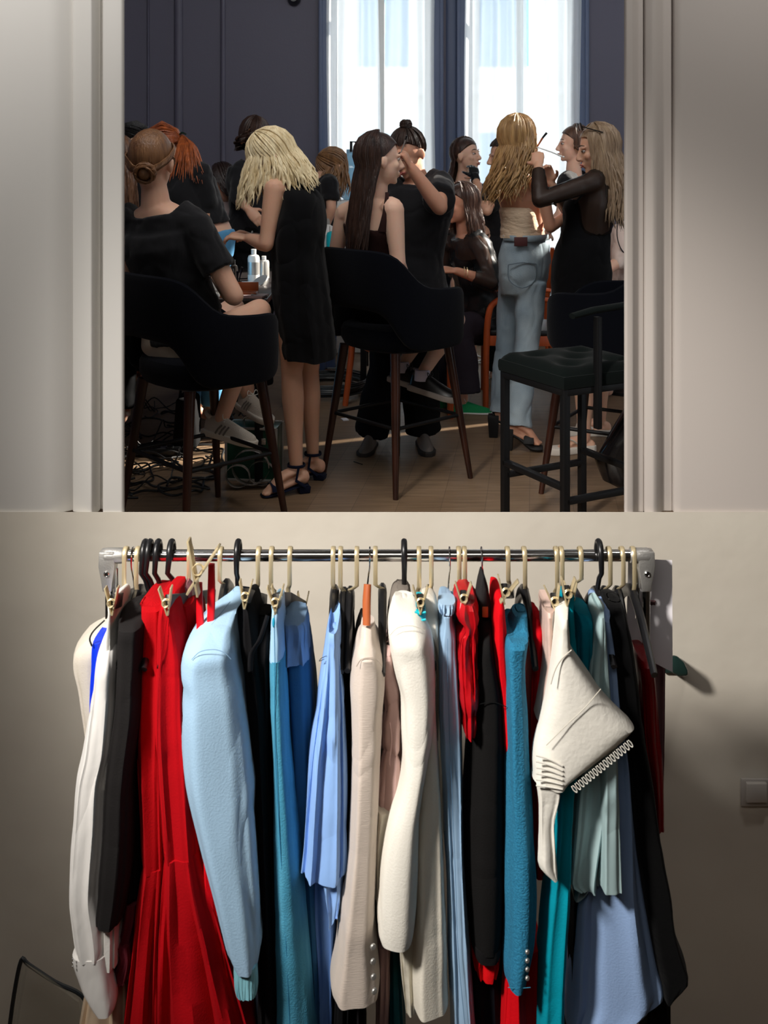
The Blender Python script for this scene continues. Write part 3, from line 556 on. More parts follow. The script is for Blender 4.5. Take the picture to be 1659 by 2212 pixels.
lt = garment('trousers', [(1311, 948, 984, 2.15, .05), (1330, 952, 982), (1352, 956, 980), (1380, 950, 988), (1420, 947, 990), (1470, 946, 994), (1560, 947, 1000), (1700, 955, 1004), (1850, 964, 1005), (2000, 971, 1012), (2300, 978, 1035)], C((150, 180, 208), 'satin'), 2.12, .15, (7, .004), label='light blue satin trousers with elastic waist beside the red ruffled top', cat='trousers')
garment('waistband', [(1307, 948, 985), (1318, 947, 986), (1330, 950, 983)], C((160, 188, 214), 'satin'), 2.116, .06, (22, .003), parent=lt, disp=None)
strip(lt, 'crease', [(967, 1380), (968, 1500), (976, 1700), (984, 1900), (990, 2060), (1004, 2212)], C((100, 136, 172)), 2.113, .0006)
garment('jacket', [(1298, 968, 985, 2.24, .05), (1330, 972, 994), (1400, 974, 996), (1500, 978, 998)], C((134, 164, 194)), 2.2, .12, label='second light blue garment right behind the satin trousers', cat='jacket')
garment('top', [(1298, 1003, 1018, 2.15, .03), (1312, 992, 1030), (1340, 988, 1038), (1358, 1003, 1036), (1372, 1004, 1030), (1385, 992, 1034), (1420, 990, 1034), (1480, 994, 1036), (1540, 1000, 1034), (1600, 1004, 1030)], C((176, 8, 20), 'satin'), 2.11, .14, (12, .006), label='red crinkled satin top with a ruffled neck', cat='top', disp=(.011, 15))
bk = garment('jacket', [(1318, 1040, 1060, 2.22, .05), (1350, 1038, 1064, 2.16, .1), (1400, 1037, 1068), (1450, 1032, 1078), (1525, 1023, 1095), (1600, 1018, 1098), (1700, 1012, 1099), (1850, 1006, 1100), (2000, 1014, 1096), (2066, 1022, 1090)], C((18, 17, 17)), 2.12, .19, (4, .003), label='black jacket with high collar beside the red ruffled top', cat='jacket')
garment('collar', [(1248, 1041, 1047), (1262, 1036, 1052), (1280, 1032, 1057), (1300, 1030, 1060), (1312, 1034, 1062), (1335, 1042, 1062)], C((38, 36, 37)), 2.17, .06, (2, .001), parent=bk, disp=None)
G().box(P(1048, 1322, 2.166), (.012, .004, .022)).build('collar_lining', BRWN, bk, bevel=.002)
garment('hem', [(2062, 1021, 1091), (2078, 1022, 1090), (2088, 1026, 1086)], C((20, 19, 20)), 2.117, .17, (3, .001), parent=bk, disp=None)
strip(bk, 'waist_seam', [(1023, 1527), (1045, 1519), (1070, 1518), (1094, 1527)], C((12, 12, 12)), 2.115, .0008)
garment('dress', [(2060, 1022, 1086), (2100, 1024, 1084), (2124, 1030, 1078)], C((206, 10, 18)), 2.14, .14, label='red hem showing under the black jacket', cat='dress')
garment('trousers', [(2090, 1015, 1090), (2300, 1018, 1100)], C((13, 14, 20)), 2.17, .14, label='black trousers low under the red hem', cat='trousers')
r1 = garment('dress', [(1293, 1078, 1087, 2.15, .04), (1310, 1074, 1091), (1350, 1069, 1096), (1400, 1067, 1101), (1450, 1069, 1106), (1520, 1080, 1108), (1700, 1095, 1112), (2000, 1100, 1125), (2300, 1080, 1150)], C((206, 6, 20)), 2.13, .16, (7, .004), label='slim red dress in the wide open clip left of the teal blazer', cat='dress')
strip(r1, 'seam', [(1088, 1300), (1088, 1400), (1096, 1500)], C((120, 4, 12)), 2.124, .001)
tb = garment('blazer', [(1322, 1116, 1136, 2.2, .04), (1335, 1111, 1142, 2.17, .07), (1370, 1106, 1146, 2.14, .11), (1400, 1100, 1147), (1428, 1095, 1144), (1480, 1098, 1141), (1560, 1101, 1146), (1700, 1101, 1152), (1850, 1101, 1162), (1960, 1098, 1168), (2060, 1097, 1163), (2120, 1095, 1151), (2147, 1097, 1144)], mat('teal_tweed', (20, 106, 142), .85, bump=(260, .4), col2=(34, 122, 158), vscale=(300, (1, 1, .4))), 2.08, .18, (5, .004), label='teal blue blazer with metal cuff buttons', cat='blazer', disp=(.007, 8, (1, 1, .4)))
strip(tb, 'cuff_stitching', [(1097, 2133), (1120, 2135), (1146, 2133)], C((60, 140, 170)), 2.078, .0006)
for yy in (2056, 2075, 2094, 2113): button(tb, 1139, yy, 2.076, STEEL, .0045)
garment('dress', [(1340, 1160, 1174, 2.2, .05), (1370, 1154, 1180), (1420, 1149, 1182), (1500, 1146, 1182), (1600, 1146, 1178), (1900, 1150, 1180)], C((176, 4, 18)), 2.17, .16, label='crimson dress between teal blazer and blush satin', cat='dress')
garment('dress', [(2060, 1120, 1172), (2150, 1110, 1172), (2180, 1100, 1175), (2300, 1095, 1178)], C((170, 6, 16)), 2.16, .14, label='red skirt flaring out below the teal blazer', cat='dress')
garment('top', [(1311, 1175, 1204, 2.15, .03), (1325, 1177, 1202), (1350, 1179, 1198), (1400, 1180, 1200), (1450, 1180, 1204), (1520, 1170, 1196), (1570, 1162, 1190)], C((208, 180, 168), 'satin'), 2.11, .12, (7, .004), label='blush satin top clipped left of the cream bustier', cat='top')
# cream bustier turned sideways: shaped by its outline, curved in depth
CRM = mat('cream_brocade', (228, 224, 214), .7, bump=(90, .12))
bu_rows = [(1303, 1220, 1228, 2.12, .03), (1340, 1213, 1231), (1380, 1207, 1235), (1410, 1203, 1238), (1440, 1199, 1256), (1480, 1194, 1284), (1520, 1187, 1312), (1560, 1178, 1350), (1592, 1170, 1380), (1604, 1166, 1370), (1630, 1160, 1340), (1660, 1157, 1300), (1690, 1158, 1258), (1706, 1160, 1234), (1713, 1190, 1226)]
bu = garment('bustier', bu_rows, CRM, 2.055, .09, (2, .001), label='cream bustier hanging sideways with a row of button loops', cat='bustier', disp=(.0035, 5))
strip(bu, 'seam', [(1235, 1404), (1212, 1425), (1198, 1450), (1190, 1478)], C((200, 194, 182)), 2.052, .0012)
strip(bu, 'seam', [(1298, 1488), (1262, 1530), (1222, 1568), (1180, 1610)], C((200, 194, 182)), 2.05, .0008)
for k in range(6): strip(bu, 'pleat', [(1158, 1632 + k * 13), (1185, 1640 + k * 12), (1215, 1655 + k * 10)], CRM, 2.053, .0016)
for k in range(17):
    t = k / 16; a = V(lerp(1236, 1356, t), lerp(1698, 1600, t), 0)
    n = V(.61, .79, 0); tt = V(.79, -.61, 0)
    pts = [P(a.x + tt.x * u * 3.2 + n.x * v_, a.y + tt.y * u * 3.2 + n.y * v_, 2.048) for u, v_ in ((-.5, 0), (-1, 8), (-.6, 15), (0, 17), (.6, 15), (1, 8), (.5, 0))]
    G().tube(pts, .0011, 6, sub=2).build('button_loop', CRM, bu)
garment('tie', [(1700, 1160, 1212), (1730, 1164, 1212), (1780, 1166, 1200), (1840, 1167, 1202), (1880, 1168, 1204), (1905, 1196, 1205)], CRM, 2.06, .025, (4, .003), parent=bu, disp=(.004, 9))
tt_ = garment('trousers', [(1294, 1224, 1243, 2.13, .03), (1320, 1224, 1243), (1400, 1228, 1250), (1500, 1230, 1262), (1650, 1215, 1262), (1710, 1205, 1248), (1800, 1203, 1242), (1900, 1194, 1240), (2000, 1182, 1236), (2100, 1174, 1230), (2300, 1165, 1224)], C((0, 140, 160)), 2.10, .12, (5, .003), label='turquoise trousers clipped behind the cream bustier', cat='trousers')
garment('back_panel', [(1322, 1243, 1250, 2.16, .04), (1340, 1242, 1285), (1400, 1244, 1288), (1470, 1246, 1286), (1540, 1250, 1280)], C((0, 112, 132)), 2.15, .12, parent=tt_)
garment('dress', [(1450, 1268, 1290), (1540, 1262, 1290), (1900, 1240, 1262), (2300, 1228, 1250)], C((10, 14, 22)), 2.19, .1, label='black-navy cloth seen in the gap behind the sage skirt', cat='dress')
SAG = C((160, 184, 186), 'satin')
sg = garment('skirt', [(1312, 1297, 1306, 2.19, .04), (1330, 1294, 1308), (1400, 1290, 1313), (1450, 1283, 1318), (1520, 1276, 1326), (1600, 1262, 1335), (1700, 1243, 1332), (1800, 1236, 1318), (1880, 1230, 1304), (1918, 1229, 1300), (1932, 1250, 1298)], SAG, 2.13, .12, (7, .007), label='sage green satin skirt with two uneven panels', cat='skirt', disp=(.008, 8, (1, 1, .4)))
garment('panel', [(1600, 1306, 1338), (1750, 1304, 1342), (1850, 1303, 1345), (1936, 1303, 1349)], SAG, 2.10, .07, (4, .003), parent=sg)
garment('lining', [(1900, 1238, 1290), (1930, 1240, 1280), (1950, 1242, 1252)], C((140, 164, 168), 'satin'), 2.15, .08, parent=sg)
ld = garment('dress', [(1322, 1307, 1318, 2.2, .05), (1350, 1306, 1322), (1400, 1309, 1332), (1450, 1312, 1338), (1540, 1318, 1345), (1640, 1320, 1362), (1750, 1308, 1376), (1850, 1288, 1388), (1950, 1252, 1403), (2050, 1243, 1422), (2120, 1238, 1436), (2184, 1234, 1450), (2206, 1233, 1426), (2230, 1232, 1385), (2260, 1232, 1330)], C((142, 168, 208)), 2.15, .18, (6, .008), label='long periwinkle dress with a broad flared hem at the right', cat='dress', disp=(.006, 5, (1, 1, .3)))
garment('coat', [(1300, 1318, 1344, 2.22, .05), (1316, 1316, 1352, 2.19, .1), (1350, 1321, 1364), (1400, 1327, 1376), (1470, 1335, 1386), (1560, 1346, 1396), (1700, 1368, 1418), (1850, 1380, 1440), (1960, 1395, 1462), (2020, 1405, 1468), (2080, 1415, 1482), (2135, 1428, 1498), (2158, 1435, 1476), (2175, 1440, 1455)], C((5, 5, 6), 'velvet'), 2.16, .18, (4, .003), label='long black velvet coat, rightmost large dark garment', cat='coat')
garment('trousers', [(2150, 1400, 1456), (2300, 1400, 1458)], C((8, 8, 9)), 2.2, .12, label='black trouser leg below the velvet coat hem', cat='trousers')
garment('dress', [(1420, 1388, 1408, 2.24, .05), (1440, 1386, 1416), (1500, 1390, 1424), (1600, 1395, 1432), (1700, 1410, 1438), (1800, 1416, 1440)], C((130, 6, 14), 'satin'), 2.21, .13, (8, .004), label='dark red pleated dress at the right end of the rack', cat='dress')
garment('trousers', [(1300, 1400, 1420, 2.34), (1395, 1410, 1440), (1500, 1412, 1441), (1600, 1412, 1440), (1710, 1420, 1437)], C((112, 82, 84)), 2.42, .06, label='mauve brown cloth hanging behind the dark red dress', cat='trousers')
garment('dress', [(2010, 222, 262), (2080, 200, 262), (2140, 178, 266), (2300, 150, 268)], C((214, 190, 162), 'satin'), 2.19, .14, (9, .005), label='peach cream dress low behind the white cuff', cat='dress')
mj = garment('blouse', [(1960, 266, 294), (2000, 262, 290), (2030, 256, 284), (2060, 250, 280)], C((96, 34, 44)), 2.17, .08, label='maroon blouse with a folded cuff left of the red dress', cat='blouse')
garment('cuff', [(2050, 246, 278), (2080, 252, 280), (2110, 243, 276), (2132, 250, 268)], C((92, 30, 40)), 2.16, .05, parent=mj)
# paper sheet, coat hook, light switch, bag
def sheet(name, cor, d, m, label, cat, curve=.01, th=.0006):
    g = G(); n = 12; v = []; f = []
    for j in range(n + 1):
        for i in range(n + 1):
            a = [lerp(cor[0][k], cor[1][k], i / n) for k in (0, 1)]; b_ = [lerp(cor[3][k], cor[2][k], i / n) for k in (0, 1)]
            v.append(P(lerp(a[0], b_[0], j / n), lerp(a[1], b_[1], j / n), d + curve * math.sin(i / n * 3.1 + j / n)))
    for j in range(n):
        for i in range(n): a = j * (n + 1) + i; f.append((a, a + 1, a + n + 2, a + n + 1))
    o = g.raw(v, f).build(name, m, solid=th); return tag(o, label, cat)
PAP = mat('paper', (222, 218, 222), .7)
sheet('paper_sheet', [(1357, 1206), (1452, 1210), (1453, 1452), (1352, 1400)], 2.34, PAP, 'white paper sheet hanging behind the right bracket of the rail', 'paper')
hk = thing('wall_hook', P(1468, 1440, 2.99), 'dark green rounded coat hook on the wall right of the rack', 'hook')
G().box(P(1452, 1438, 2.99), (.05, .012, .04)).build('plate', mat('dark_green', (30, 48, 44), .3), hk, bevel=.005)
G().loft([[V(P(x, 0, 2.93).x, 2.995 - dpt * a, P(0, y, 2.93).z) for a, (x, y) in [(a, q) for q in ring]] for dpt, ring in ((0, []),)] if False else [[P(1450, 1415, 2.9 + k * .03), P(1462, 1416, 2.9 + k * .03), P(1478, 1430, 2.9 + k * .03), P(1486, 1448, 2.9 + k * .03), P(1487, 1460, 2.9 + k * .03), P(1466, 1461, 2.9 + k * .03), P(1450, 1452, 2.9 + k * .03)] for k in range(4)]).build('peg', mat('dark_green_gloss', (30, 50, 46), .25), hk, bevel=.006)
sw = thing('light_switch', P(1630, 1711, 2.99), 'grey plastic light switch on the wall at the right edge', 'light switch')
G().box(P(1632, 1711, 2.994), (.083, .010, .078)).build('frame', mat('silver_plastic', (164, 158, 152), .4), sw, bevel=.004)
G().box(P(1634, 1711, 2.984), (.058, .014, .054)).build('rocker', mat('silver_rocker', (176, 170, 164), .35), sw, bevel=.003)
bg = thing('garment_bag', P(90, 2300, 2.9), 'clear plastic garment bag with dark piping at the lower left', 'bag')
CLR = mat('clear_plastic', (170, 165, 150), .15, alpha=.35, spec=.8, bump=(9, 1))
o_ = [(47, 2073), (180, 2152), (215, 2320), (0, 2320), (18, 2212)]
g = G().loft([[P(x + dx * (1 - 2 * (x > 100)), y + abs(dx), d_) for x, y in o_] for dx, d_ in ((14, 2.75), (0, 2.79), (0, 2.87), (10, 2.92))]); g.build('sheet', CLR, bg, disp=(.012, 9))
G().tube([P(18, 2240, 2.77), P(30, 2150, 2.77), P(46, 2074, 2.77), P(62, 2084, 2.77), P(120, 2122, 2.77), P(176, 2150, 2.77), P(200, 2200, 2.77)], .0055, 8, sub=4).build('piping', C((20, 28, 34), 'satin'), bg)
# ------------------------------------------------------------------ salon furniture
def fr(phi):   # frame from a facing angle: side (right-hand), forward, up
    f = yaw(phi); return f.cross(V(0, 0, 1)), f, V(0, 0, 1)
def bar_stool(cx, cy, phi, label, seat=.70, back=.40, arm=.20):
    S, Fw, U = fr(phi); c = V(cx, cy, 0)
    t = thing('bar_stool', c, label, 'bar stool', 'velvet bucket bar stools')
    L = lambda x, y, z: c + S * x + Fw * y + U * z
    # wrap-around shell
    rings = []; n = 44
    for i in range(n + 1):
        u = -1 + 2 * i / n; a = u * R(152)                      # angle from straight back
        ca, sa = math.cos(a), math.sin(a)
        px_ = .295 * math.copysign(abs(sa) ** .75, sa); py_ = -.27 * math.copysign(abs(ca) ** .75, ca) + .0
        ex = max(0, (abs(u) - .72) / .28); 
        w_ = 1 / (1 + math.exp((abs(u) - .40) * 17)); top = seat + arm + (back - arm) * w_ - .055 * ex ** 2.2
        bw = 1 / (1 + math.exp((abs(u) - .30) * 22)); bot = seat - .075 + .185 * bw + .05 * ex ** 2
        nx, ny = sa, -ca; th = .024 * (1 - .35 * ex ** 3)
        flare = .03 * w_
        ring = []
        for k in range(12):
            b = 2 * math.pi * k / 12; q = math.copysign(abs(math.sin(b)) ** .35, math.sin(b)); z = (top + bot) / 2 + (top - bot) / 2 * q
            o = th * math.copysign(abs(math.cos(b)) ** .8, math.cos(b)); lean = flare * (z - bot) / (top - bot)
            ring.append(L(px_ + nx * (o + lean), py_ + ny * (o + lean), z))
        rings.append(ring)
    G().loft(rings).build('shell', NAVY, t)
    g = G(); g.loft([[L(r_ * .262 * math.copysign(abs(math.cos(b)) ** .8, math.cos(b)), .02 + r_ * .245 * math.copysign(abs(math.sin(b)) ** .8, math.sin(b)), z) for b in [2 * math.pi * k / 28 for k in range(28)]] for r_, z in ((.75, seat - .10), (.93, seat - .085), (1, seat - .05), (1, seat - .01), (.96, seat + .01), (.80, seat + .022), (.3, seat + .026))]); g.build('seat', NAVY, t)
    tops = [(-.18, -.16), (.18, -.16), (.18, .18), (-.18, .18)]; spl = 1.42
    pt = lambda i, z: L(tops[i][0] * lerp(spl, 1, z / (seat - .09)), tops[i][1] * lerp(spl, 1, z / (seat - .09)), z)
    for i in range(4): G().tube([pt(i, 0), pt(i, .25), pt(i, seat - .09)], [.0125, .0175, .023], 14).build('leg', WALN, t)
    g = G()
    for i in range(4): 
        z = .30 if i in (0, 2) else .30
        g.tube([pt(i, z), pt((i + 1) % 4, z)], .0085, 10)
    g.build('footrest', BLKM, t); return t
bar_stool(pxx(432, 4.42), 4.42, 42, 'dark navy velvet bar stool under the woman with the low bun, at the left jamb', seat=.69, back=.37)
bar_stool(pxx(852, 5.08), 5.08, 42, 'dark navy velvet bar stool at the centre, under the brunette in a brown tank top', seat=.72, back=.385)
bar_stool(pxx(1326, 4.92), 4.92, 150, 'empty dark velvet bar stool at the right, behind the square tufted stool', seat=.72, back=.37)

# square counter stool with tufted seat
c = P(1240, 0, 4.22); c.z = 0; S, Fw, U = fr(28)
t = thing('counter_stool', c, 'black counter stool with square tufted green-black seat and metal legs, nearest at the right', 'bar stool')
L = lambda x, y, z: c + S * x + Fw * y + U * z
SEAT = mat('bottle_green_velvet', (9, 16, 15), .97, sheen=.04, spec=.08)
n = 26; rings = []; hh = .215
v = []; f = []
for j in range(n + 1):
    for i in range(n + 1):
        u, w_ = -1 + 2 * i / n, -1 + 2 * j / n; e = max(abs(u), abs(w_))
        z = .737 - 1.1 * max(0, e - .74) ** 2.4
        for a, b_ in ((-.5, -.5), (.5, -.5), (0, 0), (-.5, .5), (.5, .5)): z -= .030 * math.exp(-((u - a) ** 2 + (w_ - b_) ** 2) * 26)
        v.append(L(u * hh, w_ * hh, z))
for j in range(n):
    for i in range(n): a = j * (n + 1) + i; f.append((a, a + 1, a + n + 2, a + n + 1))
g = G().raw(v, f); g.loft([[L(a * hh * q, b_ * hh * q, z) for a, b_ in ((-1, -1), (1, -1), (1, 1), (-1, 1))] for q, z in ((.955, .655), (.99, .66), (1.003, .675), (1.0, .697), (.985, .705))]); cu = g.build('seat', SEAT, t)
for a, b_ in ((-.5, -.5), (.5, -.5), (0, 0), (-.5, .5), (.5, .5)): G().ell(L(a * hh, b_ * hh, .708), (.009, .009, .004), seg=10).build('button', SEAT, cu)
for a, b_ in ((-1, -1), (1, -1), (1, 1), (-1, 1)): G().beam(L(a * .195, b_ * .195, 0), L(a * .195, b_ * .195, .67), .028, .028, S).build('leg', BLKM, t, bevel=.002)
g = G()
for a, b_ in ((-1, -1), (1, -1), (1, 1), (-1, 1)): 
    pass
for q in ((-1, -1, 1, -1), (1, -1, 1, 1), (1, 1, -1, 1), (-1, 1, -1, -1)): g.beam(L(q[0] * .195, q[1] * .195, .645), L(q[2] * .195, q[3] * .195, .645), .024, .032, U)
g.build('seat_rail', BLKM, t, bevel=.002)
for q, z in (((-1, -1, 1, -1), .29), ((-1, 1, 1, 1), .29), ((-1, -1, -1, 1), .24), ((1, -1, 1, 1), .24)): G().beam(L(q[0] * .195, q[1] * .195, z), L(q[2] * .195, q[3] * .195, z), .022, .028, U).build('stretcher', BLKM, t, bevel=.002)
a = L(.218, -.06, .50); G().beam(a, a + V(0, 0, .42), .028, .022, S).build('arm_post', BLKM, t, bevel=.003)
G().tube([a + V(0, 0, .43) - Fw * .12, a + V(0, 0, .445) - Fw * .02, a + V(0, 0, .455) + Fw * .14, a + V(0, 0, .44) + Fw * .22], [.018, .022, .022, .018], 12, side=S, flat=.6).build('armrest', SEAT, t)

def wood_chair(cx, cy, phi, label):
    S, Fw, U = fr(phi); c = V(cx, cy, 0); L = lambda x, y, z: c + S * x + Fw * y + U * z
    t = thing('wooden_armchair', c, label, 'chair', 'orange wooden armchairs')
    for s in (-1, 1):
        g = G().tube([L(s * .27, .22, 0), L(s * .27, .215, .40), L(s * .27, .20, .58), L(s * .27, .165, .645), L(s * .27, .09, .672), L(s * .27, -.06, .668), L(s * .265, -.22, .655)], [.021, .023, .022, .020, .019, .018, .016], 10, sub=4, side=S, flat=.9); g.build('leg_and_armrest', ORNG, t)
        G().tube([L(s * .25, -.26, 0), L(s * .25, -.21, .44), L(s * .24, -.26, .68), L(s * .235, -.30, .88)], [.018, .021, .018, .016], 10, sub=3, side=S).build('leg', ORNG, t)
    g = G(); g.beam(L(-.26, .2, .41), L(.26, .2, .41), .02, .06, Fw); g.beam(L(-.25, -.21, .41), L(.25, -.21, .41), .02, .06, Fw)
    for s in (-1, 1): g.beam(L(s * .255, .2, .41), L(s * .25, -.21, .41), .02, .06, S)
    g.build('seat_rail', ORNG, t, bevel=.003)
    G().box(c + U * .455, (.48, .43, .035), (S, Fw, U)).build('seat_pad', mat('black_leather', (24, 26, 28), .35), t, bevel=.012)
    g = G()
    for z in (.60, .72, .84): g.tube([L(-.235, -.245 - (z - .5) * .14, z), L(0, -.275 - (z - .5) * .14, z), L(.235, -.245 - (z - .5) * .14, z)], .026, 8, sub=4, side=U, flat=.35)
    g.build('back_slats', ORNG, t); return t
wood_chair(pxx(862, 6.42), 6.42, 20, 'orange wooden armchair behind the central bar stool')
wood_chair(pxx(1122, 6.75), 6.75, 176, 'orange wooden armchair under the seated woman in the sheer black blouse')
wood_chair(pxx(1232, 8.0), 8.05, 100, 'orange wooden chair farther back between jeans and black dress')

# makeup tables
TBL = mat('dark_tabletop', (34, 30, 30), .3, spec=.5)
def table(x0, x1, y0, y1, h, label):
    t = thing('makeup_table', V((x0 + x1) / 2, (y0 + y1) / 2, 0), label, 'table')
    G().box(((x0 + x1) / 2, (y0 + y1) / 2, h - .015), (x1 - x0, y1 - y0, .03)).build('tabletop', TBL, t, bevel=.004)
    for x in (x0 + .04, x1 - .04):
        for y in (y0 + .04, y1 - .04): G().beam((x, y, 0), (x, y, h - .03), .04, .04, (1, 0, 0)).build('leg', BLKM, t, bevel=.003)
    return t
TH = .86
table(-1.75, pxx(596, 5.4), 4.98, 6.5, TH, 'dark makeup table crowded with bottles and palettes at the left')
table(pxx(672, 7.3), pxx(800, 7.3), 6.9, 7.9, TH, 'far makeup table seen between the blonde and the brunette')
def onT(px, d, h=TH): return V(pxx(px, d), d, h)
CM = 'cosmetics on the left makeup table'
def item(name, loc, label, cat, parts, group=CM):
    t = thing(name, loc, label, cat, group)
    for nm, g, m, kw in parts: g.build(nm, m, t, **kw)
    return t
def bottle(px, d, r, h, m, label, cap=WHT, name='bottle', band=None, group=CM):
    c = onT(px, d); pr = [('body', G().lathe(c, [(0, 0), (r, .0), (r, h * .72), (r * .85, h * .8), (r * .35, h * .84), (r * .35, h * .86), (0, h * .86)]), m, {}),
        ('cap', G().lathe(c, [(0, h * .85), (r * .42, h * .85), (r * .42, h), (0, h)]), cap, {})]
    if band: pr.append(('label_band', G().lathe(c, [(r * 1.01, h * .2), (r * 1.01, h * .6)]), band, {}))
    return item(name, c, label, 'bottle', pr, group)
TQ = mat('turquoise_liquid', (20, 190, 205), .15, alpha=.9); BL = mat('blue_gel', (30, 90, 220), .2); TIN = mat('satin_tin', (196, 194, 190), .3, .6)
DKG = mat('smoked_glass', (44, 40, 38), .1, alpha=.75); PUR = mat('purple_plastic', (96, 50, 150), .35); PNK = mat('pale_pink_card', (196, 170, 168), .5)
bottle(456, 5.6, .022, .17, WHT, 'white plastic bottle nearest the jeans at the back of the left table')
item('jar', onT(468, 5.35), 'squat white jar beside the trigger spray bottle', 'jar', [('body', G().lathe(onT(468, 5.35), [(0, 0), (.034, 0), (.034, .085), (.030, .09), (0, .09)]), WHT, {})])
c = onT(478, 5.45)
item('spray_bottle', c, 'black spray bottle with a curved trigger on the left table', 'bottle', [('body', G().lathe(c, [(0, 0), (.026, 0), (.026, .10), (.012, .125), (.012, .135), (0, .135)]), PLAST, {}), ('trigger', G().tube([c + V(0, 0, .13), c + V(0, 0, .155), c + V(.03, -.01, .165), c + V(.05, -.01, .13)], [.011, .013, .008, .004], 8, sub=3), PLAST, {})])
bottle(505, 5.4, .020, .145, DKG, 'slim smoked glass bottle in the middle of the left table', PLAST)
bottle(548, 5.75, .032, .17, WHT, 'white aerosol can in front of the blonde woman on the left table', WHT, 'spray_can', band=TIN)
bottle(570, 5.9, .03, .12, TIN, 'pale metal tin can beside the white aerosol', WHT, 'spray_can')
c = onT(493, 5.2); item('hair_clip', c, 'purple sectioning clip on the left table', 'clip', [('jaw', G().tube([c + V(0, 0, .005), c + V(-.006, 0, .05), c + V(-.014, 0, .085)], [.006, .009, .004], 8, sub=3), PUR, {}), ('jaw', G().tube([c + V(.004, 0, .005), c + V(.008, 0, .05), c + V(.012, 0, .09)], [.006, .009, .004], 8, sub=3), PUR, {})])
c = onT(512, 5.28); item('makeup_brush', c, 'black brush set standing in a small glass on the left table', 'brush', [('cup', G().lathe(c, [(0, 0), (.022, 0), (.024, .05), (.02, .05), (0, .01)]), DKG, {})] + [('brush', G().tube([c + V(0, 0, .01), c + V(math.sin(k) * .02, 0, .07 + .01 * (k % 3)), c + V(math.sin(k) * .028, 0, .10 + .01 * (k % 3))], [.002, .003, .006], 6), PLAST, {}) for k in range(5)])
c = onT(517, 5.08); item('palette_case', c, 'brown open makeup case lying on the left table', 'makeup case', [('tray', G().box(c + V(0, 0, .012), (.17, .10, .024)), BRWN, dict(bevel=.003)), ('lid', G().box(c + V(0, .055, .035), (.17, .006, .055)), BRWN, dict(bevel=.002))])
c = onT(546, 5.04); item('palette', c, 'pale pink flat palette at the front edge of the left table', 'palette', [('case', G().box(c + V(0, -.01, .008), (.13, .10, .014), (yaw(-12), yaw(78), V(0, 0, 1))), PNK, dict(bevel=.003))])
c = onT(541, 5.55); item('compact', c, 'open white compact with a round mirror on the left table', 'compact', [('base', G().lathe(c + V(-.02, 0, 0), [(0, 0), (.055, 0), (.057, .012), (0, .014)]), WHT, {}), ('mirror', G().lathe(c + V(.045, .03, .012), [(0, 0), (.05, 0), (.05, .006), (0, .006)], axis=(-.5, -.4, .8)), TIN, {})])
for px, d, lb in ((440, 5.15, 'small tweezers left of the jar'), (560, 5.02, 'silver sharpener on the front edge by the pink palette'), (470, 5.05, 'thin dark eyeliner near the seated woman\'s elbow')):
    c = onT(px, d, TH + .006); item('makeup_tool', c, lb, 'makeup tool', [('stick', G().tube([c - yaw(px) * .04, c + yaw(px) * .04 + V(0, 0, .012)], [.004, .003], 8), TIN, {})])
FG = 'bottles on the far makeup table'
bottle(697, 7.05, .03, .20, WHT, 'tall white bottle at the left of the far table', group=FG)
bottle(708, 7.2, .035, .26, WHT, 'white pump bottle beside the turquoise one on the far table', TIN, group=FG)
bottle(716, 7.0, .034, .22, TQ, 'turquoise bottle glowing against the light on the far table', WHT, group=FG)
bottle(724, 7.15, .025, .20, BL, 'small blue bottle right of the turquoise one on the far table', group=FG)
bottle(732, 7.0, .022, .14, WHT, 'short white tube at the right of the far table', group=FG)
# water dispenser bottle behind
c = V(pxx(759, 8.5), 8.5, 0); t = thing('water_dispenser', c, 'water dispenser with a light blue bottle and black handle, left of the brunette', 'water dispenser')
G().box(c + V(0, 0, .6), (.28, .28, 1.2)).build('cabinet', WHT, t, bevel=.02)
WB = mat('blue_water_bottle', (110, 190, 230), .1, alpha=.75, spec=.7)
G().lathe(c, [(0, 1.2), (.06, 1.2), (.12, 1.26), (.125, 1.45), (.10, 1.52), (.04, 1.57), (.04, 1.60), (0, 1.60)]).build('bottle', WB, t)
G().tube([c + V(.0, -.05, 1.58), c + V(.0, -.05, 1.66), c + V(.04, -.05, 1.66), c + V(.04, -.05, 1.58)], .012, 8).build('handle', PLAST, t)

# cables, power strip, cases on the floor
CG = 'black cables tangled on the floor at the left'
def cable(x0, x1, y0, y1, seed, r=.0042, m=RUB, label='black cable in the tangle on the floor behind the left bar stool', group=CG, loops=9, hz=0):
    rn = random.Random(seed); pts = []; x, y = rn.uniform(x0, x1), rn.uniform(y0, y1); a = rn.uniform(0, 6.28)
    for k in range(loops * 3):
        a += rn.uniform(-1.25, 1.25); x += .085 * math.cos(a); y += .085 * math.sin(a)
        if not x0 < x < x1: a = math.pi - a; x = min(max(x, x0), x1)
        if not y0 < y < y1: a = -a; y = min(max(y, y0), y1)
        pts.append((x, y, r + .001 + (rn.random() ** 3) * .04 * (1 + hz * 2)))
    o = G().tube(pts, r, 7, sub=5).build('cable', m); tag(o, label, 'cable', group)
for k in range(12): cable(-1.45, -.80, 4.75, 6.6, 40 + k, r=.0035 + .001 * (k % 3), hz=(k % 3 == 0) * 1.2)
GC = mat('grey_cable', (58, 62, 64), .4)
